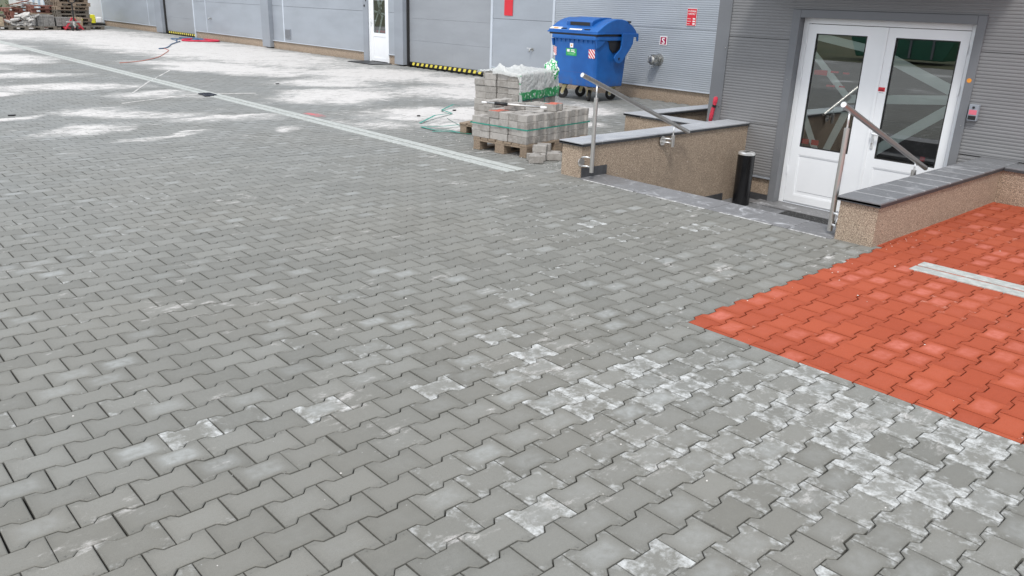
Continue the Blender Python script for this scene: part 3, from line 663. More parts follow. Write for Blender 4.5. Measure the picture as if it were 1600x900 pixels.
# ------------------------------------------------------------------ warehouse
WH = thing('warehouse', 'long pale blue-grey clad warehouse with gates along the back of the yard', 'building', (12, 20, 0))
X = 12.0
def flat_panels(y0, y1, zs, mat=M_WALL, x=X, nm='wall_panel', gap=.003, par=WH, dy=.0):
    for a, b in zip(zs[:-1], zs[1:]): part(nm, MB().box(x, x+.08, y0+dy, y1-dy, a+gap, b-gap), mat, par, bevel=.0025)
ZS = (.25, 1.285, 2.32, 3.35, 4.4)
for a, b in zip(ZS[:-1], ZS[1:]): part('wall_panel', rib_panel(X, 3.225, 9.53, a+.003, b-.003, .036, .0034), M_WALL2, WH)
flat_panels(9.60, 11.47, ZS)
flat_panels(15.205, 15.60, ZS); flat_panels(16.77, 21.28, ZS); flat_panels(21.36, 22.12, ZS, x=X+.04); flat_panels(22.66, 27.17, ZS); flat_panels(27.21, 28.25, ZS); flat_panels(32.0, 33.0, ZS); flat_panels(33.03, 38.9, ZS)
for a, b in ((3.225, 11.47), (15.205, 15.60), (16.77, 22.12), (22.66, 28.25), (32.0, 38.88)):
    part('plinth', MB().box(X+.03, X+.14, a, b, -.8 if a < 4 else -.05, .226), M_PEB, WH)
    part('drip_flashing', MB().box(X-.016, X+.06, a, b, .228, .251), M_TRIM, WH, bevel=.002)
def strip(y0, y1, z0=.0, z1=4.4, x=X-.012, mat=M_TRIM, nm='cover_strip'): part(nm, MB().box(x, X+.1, y0, y1, z0, z1), mat, WH, bevel=.002)
strip(9.535, 9.595, .252); strip(11.475, 11.545); strip(21.285, 21.355, .252); strip(27.172, 27.208, .252); strip(28.255, 28.345); strip(33.003, 33.027, .252); strip(38.9, 39.0)
for a, b in ((14.82, 15.20), (22.125, 22.655), (31.32, 31.99)):
    part('pilaster', MB().box(X-.10, X+.12, a, b, .03, 4.4), M_PIL, WH, bevel=.003)
part('door_jamb', MB().box(X-.03, X+.12, 16.53, 16.765, .0, 4.4), M_PIL, WH, bevel=.003)
part('back_wall', MB().box(X+.2, X+.25, 3.3, 39, -.1, 4.4), M_BLACK, WH); part('roof_slab', MB().box(X-.05, X+20, 3.24, 39.02, 4.401, 4.55), M_PIL, WH)
part('end_wall', MB().box(X+.1, X+20, 38.9, 39, .0, 4.4), M_WALL, WH)
def gate(y0, y1):
    g_ = part('gate', MB().box(X+.13, X+.16, y0, y1, 0.0, 4.0), M_BLACK, WH)
    for i in range(7): part('gate_section', MB().box(X+.09, X+.128, y0+.02, y1-.002, .115+i*.53, .115+i*.53+.5285), M_GATE, g_, bevel=.004)
    part('bottom_seal', MB().box(X+.08, X+.129, y0+.02, y1-.002, .03, .112), M_BLACK, g_)
    k = int((y1-y0)/.19)
    for i in range(k):
        a = y0+.03+i*(y1-y0-.05)/k; b = a+.095; z0, z1 = .036, .106
        part('hazard_stripe', MB().add([(X+.078, a, z0), (X+.078, b, z0), (X+.078, b-.035, z1), (X+.078, a-.035 if i else a, z1)], [(0, 1, 2, 3)]), M_YEL, g_)
    part('gate_rail', MB().box(X+.02, X+.129, y1-.0015, y1+.03, 0, 4.0), M_RUB, g_)
gate(11.55, 14.79); gate(28.35, 31.29)
# white side door
sdr = MB(); sdr.box(X, X+.07, 15.605, 15.665, .0, 2.2); sdr.box(X, X+.07, 16.46, 16.525, .0, 2.2); sdr.box(X, X+.07, 15.666, 16.459, 2.12, 2.2)
SDF = part('side_door', sdr, M_WHITE, WH, bevel=.004)
mb = MB(); xs = X+.006
mb.box(xs, xs+.05, 15.668, 15.76, .03, 2.115); mb.box(xs, xs+.05, 16.32, 16.455, .03, 2.115); mb.box(xs, xs+.05, 15.761, 16.319, 2.0, 2.115); mb.box(xs, xs+.05, 15.761, 16.319, .66, .75); mb.box(xs, xs+.05, 15.761, 16.319, .03, .12)
part('door_leaf', mb, M_WHITE, SDF, bevel=.003); part('kick_panel', MB().box(xs+.012, xs+.04, 15.761, 16.319, .121, .659), M_WHITE, SDF)
part('glass_pane', MB().add([(xs+.014, 15.761, .75), (xs+.014, 16.319, .75), (xs+.014, 16.319, 2.0), (xs+.014, 15.761, 2.0)], [(0, 3, 2, 1)]), M_GLASS, SDF)
for p_, q_, w_ in (((16.30, 1.9), (15.95, 1.35), .06), ((16.3, .95), (15.8, 1.75), .05), ((16.1, .75), (15.9, 1.2), .07), ((16.32, 1.3), (15.76, 1.22), .05), ((15.95, 1.15), (16.2, 1.7), .04)): part('frosted_strip', MB().add([(xs+.02, y, z) for y, z in band(p_, q_, w_)], [(0, 1, 2, 3)]), M_FROST, SDF)
part('red_sticker', MB().box(xs+.0205, xs+.021, 16.05, 16.27, 1.58, 1.72), M_REDP, SDF); part('red_sticker', MB().box(xs+.0205, xs+.021, 15.80, 16.2, .77, .82), M_REDP, SDF)
part('door_handle', MB().tube([(X-.04, 16.42, 1.05), (X-.045, 16.30, 1.05)], .011, 8).box(X-.012, X+.005, 16.40, 16.44, .93, 1.12), M_STEELL, SDF)
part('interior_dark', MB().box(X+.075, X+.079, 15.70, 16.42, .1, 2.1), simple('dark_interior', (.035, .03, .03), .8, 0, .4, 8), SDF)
part('wall_screw', MB().tube([(X-.04, 16.68, 1.42), (X-.029, 16.68, 1.42)], .03, 10).tube([(X-.04, 16.60, 1.55), (X-.029, 16.60, 1.55)], .02, 8), M_BLACK, WH)
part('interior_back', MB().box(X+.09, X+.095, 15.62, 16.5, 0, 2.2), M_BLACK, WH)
tag(part('doormat', MB().box(11.32, 11.95, 15.4, 16.55, .002, .022), M_BLACK, bevel=.004), 'dark doormat lying before the white side door of the warehouse', 'doormat')
# vent grille
t = thing('vent_grille', 'small square grey vent grille low on the warehouse wall', 'vent', (X-.002, 21.07, .34))
part('grille_frame', MB().box(-.02, 0, -.17, .17, 0, .29), M_PIL, t, local=True, bevel=.003)
for i in range(7): part('louvre', MB().box(-.028, -.0201, -.15, .15, .02+i*.037, .043+i*.037), M_DTRIM, t, local=True)
# wall taps
def tap(y, z, label):
    t = thing('wall_tap', label, 'tap', (X-.001, y, z)); part('tap_body', MB().tube([(0, 0, 0), (-.07, 0, 0), (-.09, 0, -.01), (-.10, 0, -.05)], [.016, .014, .014, .012], 10), M_ALU, t, local=True, smooth=True)
    part('tap_flange', MB().tube([(-.008, 0, 0), (0, 0, 0)], .034, 16), M_ALU, t, local=True); part('tap_lever', MB().box(-.062, -.05, -.015, .12, .018, .030), M_STEELL, t, local=True, bevel=.003)
tap(10.16, .70, 'small metal wall tap between the near gate and the blue bin'); tap(26.78, .73, 'small metal wall tap beside the far gate, above the red hose')
# fire department coupling
t = thing('fire_coupling', 'cast aluminium fire hose coupling on the ribbed warehouse wall', 'fire coupling', (X-.001, 6.78, .73))
def lath(prof, n=22):
    return MB().tube([(-a, 0, 0) for a, r in prof], [r for a, r in prof], n)
c = part('wall_flange', lath([(0, .11), (.012, .11), (.018, .085), (.03, .08)]), M_ALU, t, local=True); smooth_by_angle(c)
c = part('coupling_body', lath([(.03, .055), (.07, .055), (.075, .085), (.10, .085), (.105, .06), (.13, .06), (.135, .088), (.165, .088), (.17, .062)]), M_ALU, t, local=True); smooth_by_angle(c)
c = part('coupling_cap', lath([(.17, .07), (.20, .075), (.235, .072), (.25, .05)]), M_ALU, t, local=True); smooth_by_angle(c)
for i in range(6):
    A = i*PI/3; part('cap_lug', MB().box(-.225, -.18, -.014, .014, .068, .090, M=Matrix.Rotation(A, 4, 'X')), M_ALU, t, local=True)
part('cap_chain', MB().tube([(-.2, 0, -.07), (-.15, .02, -.13), (-.05, .03, -.11), (0, .02, -.09)], .006, 6), M_STEEL, t, local=True)
# signs
def sign(name, label, y0, y1, z0, z1, mat, x=X-.012):
    t = thing(name, label, 'sign', (x, (y0+y1)/2, z0)); part('sign_board', MB().box(-.002, .004, -(y1-y0)/2, (y1-y0)/2, 0, z1-z0), mat, t, local=True); return t
put = lambda u, v, d: (-.0025-d, -u, v)
t = sign('red_sign', 'plain tall red sign on the smooth wall panel left of the blue bin', 10.82, 11.09, 1.36, 2.1, M_REDP)
t = sign('hose_sign', 'small magenta sign with a white letter S above the fire coupling', 6.625, 6.785, .99, 1.145, M_WPR)
part('sign_field', MB().box(-.0035, -.0021, -.066, .066, .013, .142), M_MAG, t, local=True)
mb = text_mb('S', .15, 0, .025, put, .0015); part('letter_s', mb, M_WPR, t, local=True)
for sx in (-.006, .006): part('letter_s', text_mb('S', .15, sx, .025, put, .0018+abs(sx)*.02+sx*.01), M_WPR, t, local=True)
t = sign('reservoir_sign', 'small red notice with white lettering high on the ribbed wall', 6.035, 6.235, 1.35, 1.64, M_WPR)
part('sign_field', MB().box(-.0035, -.0021, -.096, .096, .005, .285), M_REDP, t, local=True)
for s_, v_ in (('POŽÁRNÍ', .232), ('NÁDRŽ', .185)):
    for dx in (0, .0012): part('lettering', text_mb(s_, .043 if s_ != 'POŽÁRNÍ' else .038, dx, v_, put, .0015+dx*.1), M_WPR, t, local=True)
for i, L_ in enumerate((.07, .08, .055)): part('text_line', MB().box(-.0042, -.0036, .085-L_, .085, .115-i*.042, .121-i*.042), M_WPR, t, local=True); part('white_box', MB().box(-.0042, -.0036, -.078, -.028, .107-i*.042, .130-i*.042), M_WPR, t, local=True)

# ------------------------------------------------------------------ blue bin
t = thing('waste_container', 'big blue wheeled recycling container with a domed lid before the warehouse wall', 'waste container', (10.98, 7.42, 0), math.radians(0))
def binpt(x, y, z): return (x-10.98, y-7.42, z)
x0b, x1b, y0b, y1b = 10.47, 11.26, 6.96, 7.97; x0t, x1t, y0t, y1t = 10.43, 11.31, 6.935, 8.00
bm_ = MB(); nb = 6; ch = .05
def ring(f, z, grow=0):
    a = x0b+(x0t-x0b)*f-grow; b = x1b+(x1t-x1b)*f+grow; c_ = y0b+(y0t-y0b)*f-grow; d_ = y1b+(y1t-y1b)*f+grow; k = ch
    return [binpt(*p, z) for p in ((a+k, c_), (b-k, c_), (b, c_+k), (b, d_-k), (b-k, d_), (a+k, d_), (a, d_-k), (a, c_+k))]
rings = [ring(-.06, .27), ring(0, .30), ring(.25, .5), ring(.5, .7), ring(.75, .88), ring(1, 1.06), ring(1, 1.061, .035), ring(1, 1.13, .035)]
V = [p for r in rings for p in r]; Fc = [(i*8+a, i*8+(a+1) % 8, (i+1)*8+(a+1) % 8, (i+1)*8+a) for i in range(len(rings)-1) for a in range(8)]+[tuple(range(8))[::-1], tuple(range(56, 64))]
body = part('bin_body', MB().add(V, Fc), M_BLUE, t, local=True, bevel=.008); smooth_by_angle(body, 50)
for i in range(9):
    y = y0t+.10+i*(y1t-y0t-.2)/8; part('body_rib', MB().add([binpt(x0t+.004, y-.012, 1.06), binpt(x0t+.004, y+.012, 1.06), binpt(x0t-.03, y-.012, 1.06), binpt(x0t-.03, y+.012, 1.06), binpt(x0t+.016, y, .97)], [(0, 1, 3, 2), (2, 3, 4), (0, 2, 4), (1, 4, 3), (0, 4, 1)]), M_BLUE, t, local=True)
for yy in (y0t+.0, y1t): # corner lifting lugs
    part('lifting_lug', MB().prism([(x0t-.03-10.98, 1.055), (x0t+.20-10.98, 1.055), (x0t+.14-10.98, 1.0), (x0t+.03-10.98, .93), (x0t-.0-10.98, .93)], yy-7.42-.03, yy-7.42+.005, 'Y'), M_BLUE, t, local=True, bevel=.004)
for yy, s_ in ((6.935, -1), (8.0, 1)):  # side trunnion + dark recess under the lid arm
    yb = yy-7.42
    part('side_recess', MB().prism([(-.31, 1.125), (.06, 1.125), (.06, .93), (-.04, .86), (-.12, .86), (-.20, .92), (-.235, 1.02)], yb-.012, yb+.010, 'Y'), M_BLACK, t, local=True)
# lid: profile in x-z, extruded along y
lp = [(-.575, 1.165), (-.59, 1.19), (-.585, 1.215), (-.52, 1.25), (-.42, 1.31), (-.32, 1.358), (-.20, 1.398), (-.08, 1.42), (.04, 1.42), (.15, 1.40), (.25, 1.36), (.34, 1.31), (.42, 1.25), (.46, 1.20), (.475, 1.165)]
ly0, ly1 = y0t-.055-7.42, y1t+.09-7.42; k = len(lp)
mb = MB(); th = .018
cx_, cz_ = 0, 1.14
V = [(x, ly0+.012, z) for x, z in lp]+[(x, ly1-.012, z) for x, z in lp]
mb.add(V, [(i, i+1, k+i+1, k+i) for i in range(k-1)]+[tuple(range(k))[::-1], tuple(range(k, 2*k))]+[(0, k, 2*k-1, k-1)])
lid = part('bin_lid', mb, M_BLUE, t, local=True, bevel=.012); smooth_by_angle(lid, 40)
part('lid_rim', MB().box(-.605, -.45, ly0-.004, ly1+.004, 1.16, 1.185), M_BLUE, lid, local=True, bevel=.006)
part('lid_gap', MB().box(-.58, .34, ly0+.03, ly1-.03, 1.128, 1.1655), M_BLACK, lid, local=True)
# side skirt with the swing arm and its pivot (near and far side)
for yy in (ly0, ly1-.02):
    part('lid_arm', MB().prism([(.03, 1.18), (.47, 1.18), (.475, 1.05), (.44, 1.05), (.43, 1.12), (.34, 1.12), (.33, 1.01), (.25, .90), (.10, .74), (.05, .69), (-.02, .675), (-.10, .70), (-.145, .76), (-.13, .81), (-.08, .85), (.0, .91), (.03, .98)], yy-.028, yy-.002, 'Y'), M_BLUE, lid, local=True, bevel=.006)
    part('arm_pivot', MB().tube([(-.03, yy-.04, .76), (-.03, yy+.02, .76)], .018, 14), M_BLACK, lid, local=True)
    part('side_flange', MB().box(-.56, .475, yy-.006, yy+.02, 1.170, 1.186), M_BLUE, lid, local=True, bevel=.003)
part('rear_handle', MB().box(.20, .27, ly0+.0, ly0+.06, 1.365, 1.39), M_BLACK, lid, local=True)
# raised slot box
sb = MB().prism([(-.46, 1.25), (-.465, 1.355), (-.43, 1.385), (-.28, 1.425), (-.10, 1.438), (.04, 1.435), (.05, 1.38), (-.2, 1.33)], -.28, .34, 'Y')
part('slot_hood', sb, M_BLUE, lid, local=True, bevel=.012)
part('slot_opening', MB().box(-.468, -.45, -.23, .24, 1.295, 1.352), M_BLACK, lid, local=True)
for yy in (-.26, .30): part('lid_grip', MB().box(-.57, -.52, yy-.06, yy+.06, 1.225, 1.2425), M_BLACK, lid, local=True)
def lidstick(y0, y1, a, b, mat, nm):
    P = []
    for f in (a, b):
        xx = -.585+f*.065; zz = 1.215+f*.035; P.append((xx-.002, zz+.003))
    part(nm, MB().add([(P[0][0], y0, P[0][1]), (P[0][0], y1, P[0][1]), (P[1][0], y1, P[1][1]), (P[1][0], y0, P[1][1])], [(0, 1, 2, 3)]), mat, lid, local=True)
lidstick(.36, .64, .05, .98, M_WPR, 'white_sticker'); lidstick(-.14, .16, .05, .6, M_WPR, 'white_sticker')
part('sticker_print', MB().add([(-.572, .44, 1.2275), (-.572, .56, 1.2275), (-.540, .56, 1.2455), (-.540, .44, 1.2455)], [(0, 1, 2, 3)]), M_ORG, lid, local=True)
# front stickers on the leaning front face (x at height z)
def fx(z): f = (z-.30)/.76; return x0b+(x0t-x0b)*f-10.98
def fst(y0, y1, z0, z1, mat, nm, off=.002): return part(nm, MB().add([(fx(z0)-off, y0, z0), (fx(z0)-off, y1, z0), (fx(z1)-off, y1, z1), (fx(z1)-off, y0, z1)], [(0, 1, 2, 3)]), mat, body, local=True)
fst(.065, .145, .915, .99, M_WPR, 'white_sticker'); fst(.09, .12, .94, .965, M_ORG, 'sticker_print', .003)
fst(-.02, .24, .775, .90, M_GREEN, 'green_sticker')
for a in ((.15, .215, .84, .885), (.03, .12, .868, .882), (.04, .12, .842, .856), (.01, .05, .835, .845)): fst(*a, M_WPR, 'sticker_print', .003)
for a in ((.02, .21, .815, .822), (.03, .20, .798, .804)): fst(*a, simple('pale_green', (.25, .6, .3), .5), 'sticker_print', .003)
def chevron(y0, y1, z0, z1):
    fst(y0, y1, z0, z1, M_WPR, 'reflector_plate')
    W_ = y1-y0; lean = (z1-z0)*.9; st = W_*.42
    for i in range(5):
        ya = y1+W_*.95-i*st
        P_ = [(ya, z1), (ya-st*.5, z1), (ya-st*.5-lean, z0), (ya-lean, z0)]
        P_ = clip(clip(P_, y1, True), y0, False)
        if len(P_) > 2: part('reflector_stripe', MB().add([(fx(z)-.0035, y, z) for y, z in P_], [tuple(range(len(P_)))]), M_REDP, body, local=True)
chevron(-.455, -.31, .76, .91); chevron(.48, .555, .76, .91)
part('reflector_plate', MB().box(.28, .315, -.4935, -.489, .74, .90), M_WPR, body, local=True)
part('scratch_line', MB().add([(fx(.50)-.001, -.3, .498), (fx(.50)-.001, .35, .498), (fx(.51)-.001, .35, .503), (fx(.51)-.001, -.3, .503)], [(0, 1, 2, 3)]), simple('scratch_purple', (.06, .10, .30), .6), body, local=True)
M_BRASS = simple('zinc_yellow_fork', (.52, .45, .25), .4, .6, .15)
for i, (wx, wy, a) in enumerate(((-.36, .40, 25), (-.36, -.22, -35), (.12, .40, 40), (.24, -.24, 10))):
    M_ = Matrix.Translation((wx, wy, 0)) @ Matrix.Rotation(math.radians(a+90), 4, 'Z')
    mb = MB(); mb.tube([M_ @ Vector((.035, y, .10)) for y in (-.026, -.02, .02, .026)], [.085, .1, .1, .085], 24); wh = part('castor_wheel', mb, M_RUB, t, local=True); smooth_by_angle(wh, 30)
    part('wheel_hub', MB().tube([M_ @ Vector((.035, y, .10)) for y in (-.032, .032)], .035, 16), M_ALU, wh, local=True)
    mb = MB()
    for y in (-.04, .034): mb.prism([(.02, .09), (.05, .09), (.06, .13), (.03, .235), (-.05, .235)], y, y+.006, 'Y')
    mb.box(-.055, .06, -.045, .045, .236, .245); mb.v = [tuple(M_ @ Vector(p)) for p in mb.v]; part('wheel_fork', mb, M_BRASS, wh, local=True)
    part('fork_mount', MB().tube([(wx, wy, .246), (wx, wy, .285)], .045, 14), M_BLACK, wh, local=True)
part('bin_underside', MB().box(-.45, .22, -.42, .50, .262, .275), M_BLACK, t, local=True)
# ------------------------------------------------------------------ pallets and packs of blocks by the drain
def pallet_parts(t, L=1.2, W=.8, mat=M_WOOD):
    for j, y in enumerate((0, W/2-.07, W-.14)):
        yy = (y, y+.14) if j == 1 else ((0, .10) if j == 0 else (W-.10, W))
        part('bottom_board', MB().box(0, L, *yy, .001, .022), mat, t, local=True)
        for x in (0, L/2-.07, L-.14): part('pallet_block', MB().box(x+.002, x+.138, yy[0]+.002, yy[1]-.002, .0225, .0995), mat, t, local=True, bevel=.003)
    for x in (0, L/2-.07, L-.14): part('stringer_board', MB().box(x, x+.14, 0, W, .10, .121), mat, t, local=True)
    for i in range(7):
        y = i*(W-.10)/6+random.uniform(-.004, .004); part('top_board', MB().box(random.uniform(-.012, .008), L+random.uniform(-.01, .02), y, y+.10, .1215, .143), mat, t, local=True, bevel=.002)
t = thing('wooden_pallet', 'wooden pallet under the strapped low pack of blocks beside the slot drain', 'pallet', (5.79, 3.70, .003), math.radians(8)); pallet_parts(t)
t2 = thing('wooden_pallet', 'wooden pallet under the tall stack of blocks draped with plastic film', 'pallet', (6.50, 4.66, .003), math.radians(17)); pallet_parts(t2, 1.1, .84)
Vb, Fb = stone_geo(stone_poly(.0985), .005, .075); n_ = 12
Vb = Vb[:2*n_]+[(x, y, -.075) for x, y, z in Vb[n_:2*n_]]+[(x, y, -.079) for x, y, z in Vb[:n_]]
Fb = Fb+[(3*n_+i, 3*n_+(i+1) % n_, 2*n_+(i+1) % n_, 2*n_+i) for i in range(n_)]+[tuple(range(3*n_, 4*n_))[::-1]]
ME_BLOCK = bpy.data.meshes.new('paving_block'); ME_BLOCK.from_pydata([(x, y, z+.079) for x, y, z in Vb], [], Fb); ME_BLOCK.materials.append(M_BLOCK)
ME_SLIM = bpy.data.meshes.new('paving_block_slim'); ME_SLIM.from_pydata([(x*.985, y*.845, z+.079) for x, y, z in Vb], [], Fb); ME_SLIM.materials.append(M_BLOCK)
def block(parent, x, y, z, rz=0., me=ME_BLOCK):
    o = bpy.data.objects.new('paving_block', me); COL.objects.link(o); o.parent = parent
    o.location = (x+random.gauss(0, .0025), y+random.gauss(0, .0025), z); o.rotation_euler = (0, 0, rz+random.gauss(0, .012)); return o
PK = thing('block_pack', 'low pack of grey paving blocks held by a green strap on the front pallet', 'block pack', (5.79, 3.70, .147), math.radians(8))
for lay in range(4):
    for r in range(6):
        for c in range(6):
            x = .1+c*.2+(0.0 if r % 2 == 0 else .012); y = .075+r*PR
            if 0 < r < 5 and 0 < c < 5 and lay < 2: continue
            if lay == 3 and (c == 0 and r > 2 or c == 1 and r > 4): continue
            block(PK, x, y, lay*.0805, 0, ME_SLIM)
for c, r in ((1, 5), (2, 5)): block(PK, .1+c*.2, .075+r*PR, 4*.0805, 0, ME_SLIM)
Wp, Lp = .845, 1.205
def strap_loop(parent, x0, x1, y0, y1, z, wd=.013):
    mb = MB(); e = .006
    for a, b in (((x0-e, y0-e), (x1+e, y0-e)), ((x1+e, y0-e), (x1+e, y1+e)), ((x1+e, y1+e), (x0-e, y1+e)), ((x0-e, y1+e), (x0-e, y0-e))):
        mb.add([(a[0], a[1], z), (b[0], b[1], z), (b[0], b[1], z+wd), (a[0], a[1], z+wd)], [(0, 1, 2, 3)])
    return part('strap', mb, M_STRAP, parent, local=True)
strap_loop(PK, 0, Lp, 0, Wp, .155)
# tall stack
TS = thing('block_stack', 'tall stack of grey paving blocks partly covered by white and green plastic film', 'block stack', (6.57, 4.70, .147), math.radians(17))
for lay in range(8):
    off = random.uniform(-.008, .008)
    for r in range(4):
        for c in range(5):
            if 0 < r < 3 and 0 < c < 4 and lay < 7: continue
            if r == 3 and lay == 7 and c == 0: continue
            block(TS, .1+c*.2+off+(.022 if r in (1, 3) else 0), .083+r*.168, lay*.0805)
mb = MB()
for x in (.30, .66):
    z1 = 8*.0805+.004; mb.box(x, x+.013, -.012, -.008, 0, z1); mb.box(x, x+.013, -.012, .8, z1, z1+.002)
for z in (.13, .33): mb.box(-.008, 1.01, -.010, -.008, z, z+.013)
part('strap', mb, M_STRAP, TS, local=True)
# loose blocks: orange topped, on the pack and beside the pallet
def loose(x, y, z, rz, label, red=False, tilt=(0, 0)):
    o = bpy.data.objects.new('loose_block', ME_BLOCK); COL.objects.link(o); o.location = (x, y, z); o.rotation_euler = (*tilt, rz); tag(o, label, 'paving block')
    if red:
        P = inset(stone_poly(.0985), .004); c = part('red_top', MB().prism(P, .0794, .0812, 'Z'), M_BRED, o, local=True)
    return o
c8, s8 = math.cos(math.radians(8)), math.sin(math.radians(8)); pk = lambda x, y: (5.79+x*c8-y*s8, 3.70+x*s8+y*c8)
zt = .147+4*.0805+.001
loose(*pk(.62, .12), zt, .35, 'red-topped paving block on the near right of the low block pack', True)
loose(*pk(.10, .50), zt-.0805, .1, 'red-topped paving block under the pole at the left of the low block pack', True)
loose(*pk(.30, .43), zt, .12, 'plain grey block lying beside the pole on top of the low pack'); 
loose(5.73, 3.50, .003, .95, 'grey paving block on the ground nearest the camera beside the pallet')
loose(5.90, 3.56, .003, .35, 'grey paving block on the ground under another block, next to the pallet')
loose(6.02, 3.50, .003, .8, 'grey paving block on the ground next to the left wall end')
loose(5.93, 3.60, .0835, .5, 'grey paving block lying on top of the other loose blocks beside the pallet')
t = thing('tool_pole', 'grey pole with white ends lying across the top of the low block pack', 'pole', (*pk(.02, .62), zt+.03), math.radians(-52))
part('pole_tube', MB().tube([(0, 0, .05), (.62, 0, .03)], .012, 12), M_STEEL, t, local=True, smooth=True); part('pole_grip', MB().tube([(.09, 0, .047), (.24, 0, .042)], .019, 12), M_BLACK, t, local=True, smooth=True)
part('pole_tip', MB().tube([(-.06, 0, .052), (0, 0, .05)], .011, 10), M_WPR, t, local=True, smooth=True); part('pole_tip', MB().tube([(.62, 0, .03), (.69, 0, .027)], .015, 10), M_WPR, t, local=True, smooth=True)
# plastic film draped over the right part of the tall stack
def m_film():
    q = N('plastic_film'); t_ = q.t; uv = q.n('ShaderNodeUVMap'); uv.uv_map = 'st'; u = q.sep(uv.outputs[0]); P = q.obj()
    wob = q.math('MULTIPLY', q.math('SUBTRACT', q.noise(P, 9, 4), .5), .10)
    v = q.math('ADD', u[1], wob); g_ = q.math('MULTIPLY', q.ss(v, .20, .21), q.ss(v, .34, .35, 1, 0))
    letters = q.ss(q.noise(q.vec('MULTIPLY', P, (1, 1, .6)), 30, 1), .60, .63)
    col = q.mix(g_, (.78, .80, .79), (.01, .34, .10)); col = q.mix(q.math('MULTIPLY', g_, letters), col, (.8, .82, .8))
    q.put(q.b.inputs['Base Color'], col); q.b.inputs['Roughness'].default_value = .35
    tl = q.n('ShaderNodeBsdfTranslucent'); tl.inputs[0].default_value = (.8, .82, .82, 1); tp = q.n('ShaderNodeBsdfTransparent')
    m1 = q.n('ShaderNodeMixShader'); m1.inputs[0].default_value = .3; t_.links.new(q.b.outputs[0], m1.inputs[1]); t_.links.new(tl.outputs[0], m1.inputs[2])
    m2 = q.n('ShaderNodeMixShader'); q.put(m2.inputs[0], q.math('MULTIPLY', q.math('SUBTRACT', 1., g_), .22)); t_.links.new(m1.outputs[0], m2.inputs[1]); t_.links.new(tp.outputs[0], m2.inputs[2]); t_.links.new(m2.outputs[0], q.out.inputs[0]); return q.m
M_FILM = m_film()
def film(parent_loc, rz, x0, x1, y0, y1, zt, hang, label):
    nx, ny = 96, 80; V = []; UV = []
    hx0, hx1, hy0, hy1 = hang
    for j in range(ny+1):
        for i in range(nx+1):
            x = x0-hx0+(x1-x0+hx0+hx1)*i/nx; y = y0-hy0+(y1-y0+hy0+hy1)*j/ny
            cx_ = min(max(x, x0), x1); cy_ = min(max(y, y0), y1); d = math.hypot(x-cx_, y-cy_)
            n1 = noise.noise(Vector((x*5, y*5, 1.3))); n2 = noise.noise(Vector((x*16, y*16, 4.1))); n3 = noise.noise(Vector((x*38, y*38, 9.)))
            if d < 1e-6: X_, Y_, Z_ = x, y, zt+.016+.024*abs(n1)+.014*abs(n2)+.006*n3
            else:
                ux, uy = (x-cx_)/d, (y-cy_)/d; b = .012+.03*abs(n1)*min(1, d*6)+.016*abs(n2)+.006*n3+.02*d
                dd = d*(1+.15*n1); X_, Y_, Z_ = cx_+ux*b, cy_+uy*b, zt+.01-dd+.008*n3
            # the knot of film standing on the stack and the loose flap
            k_ = math.exp(-((x-.42)/.22)**2-((y-.28)/.10)**2); Z_ += .06*k_*(1+.5*n2)
            k_ = math.exp(-((x-.02)/.05)**2-((y-.30)/.10)**2); Z_ += .07*k_*(1+.6*n2)
            V.append((X_, Y_, Z_)); UV.append((x, d))
    Fc = [(j*(nx+1)+i, j*(nx+1)+i+1, (j+1)*(nx+1)+i+1, (j+1)*(nx+1)+i) for j in range(ny) for i in range(nx) if not (V[j*(nx+1)+i][0] < x0+.002 and V[j*(nx+1)+i][1] > y0+.38)]
    me = bpy.data.meshes.new('plastic_film'); me.from_pydata(V, [], Fc); uvl = me.uv_layers.new(name='st'); idx = np.empty(len(me.loops), np.int32); me.loops.foreach_get('vertex_index', idx); uvl.data.foreach_set('uv', np.asarray(UV, np.float32)[idx].ravel())
    o = link('plastic_film', me, M_FILM, None, True); o.location = parent_loc; o.rotation_euler = (0, 0, rz); return tag(o, label, 'plastic film')
film((6.57, 4.70, .147), math.radians(17), .0, 1.0, .0, .62, 8*.0805, (.03, .24, .30, .02), 'white plastic film with a green printed edge draped over the tall block stack')
mb = MB()
def sheet(pts_l, pts_r):
    V = []; 
    for a, b in zip(pts_l, pts_r): V += [a, b]
    return MB().add(V, [(2*i, 2*i+1, 2*i+3, 2*i+2) for i in range(len(pts_l)-1)])
o = part('film_tail', sheet([(-.015, .03, .66), (-.03, -.015, .58), (-.028, -.02, .46), (-.035, -.03, .34), (-.03, -.04, .27)], [(.02, -.02, .66), (-.005, -.028, .57), (.0, -.03, .45), (.03, -.04, .33), (.03, -.05, .26)]), M_FILM, None, local=True)
o.location = (6.57, 4.70, .147); o.rotation_euler = (0, 0, math.radians(17)); o.parent = None
o.data.uv_layers.new(name='st'); film_o = [q for q in bpy.data.objects if q.name == 'plastic_film'][0]; o.location = (0, 0, 0); o.rotation_euler = (0, 0, 0); o.parent = film_o
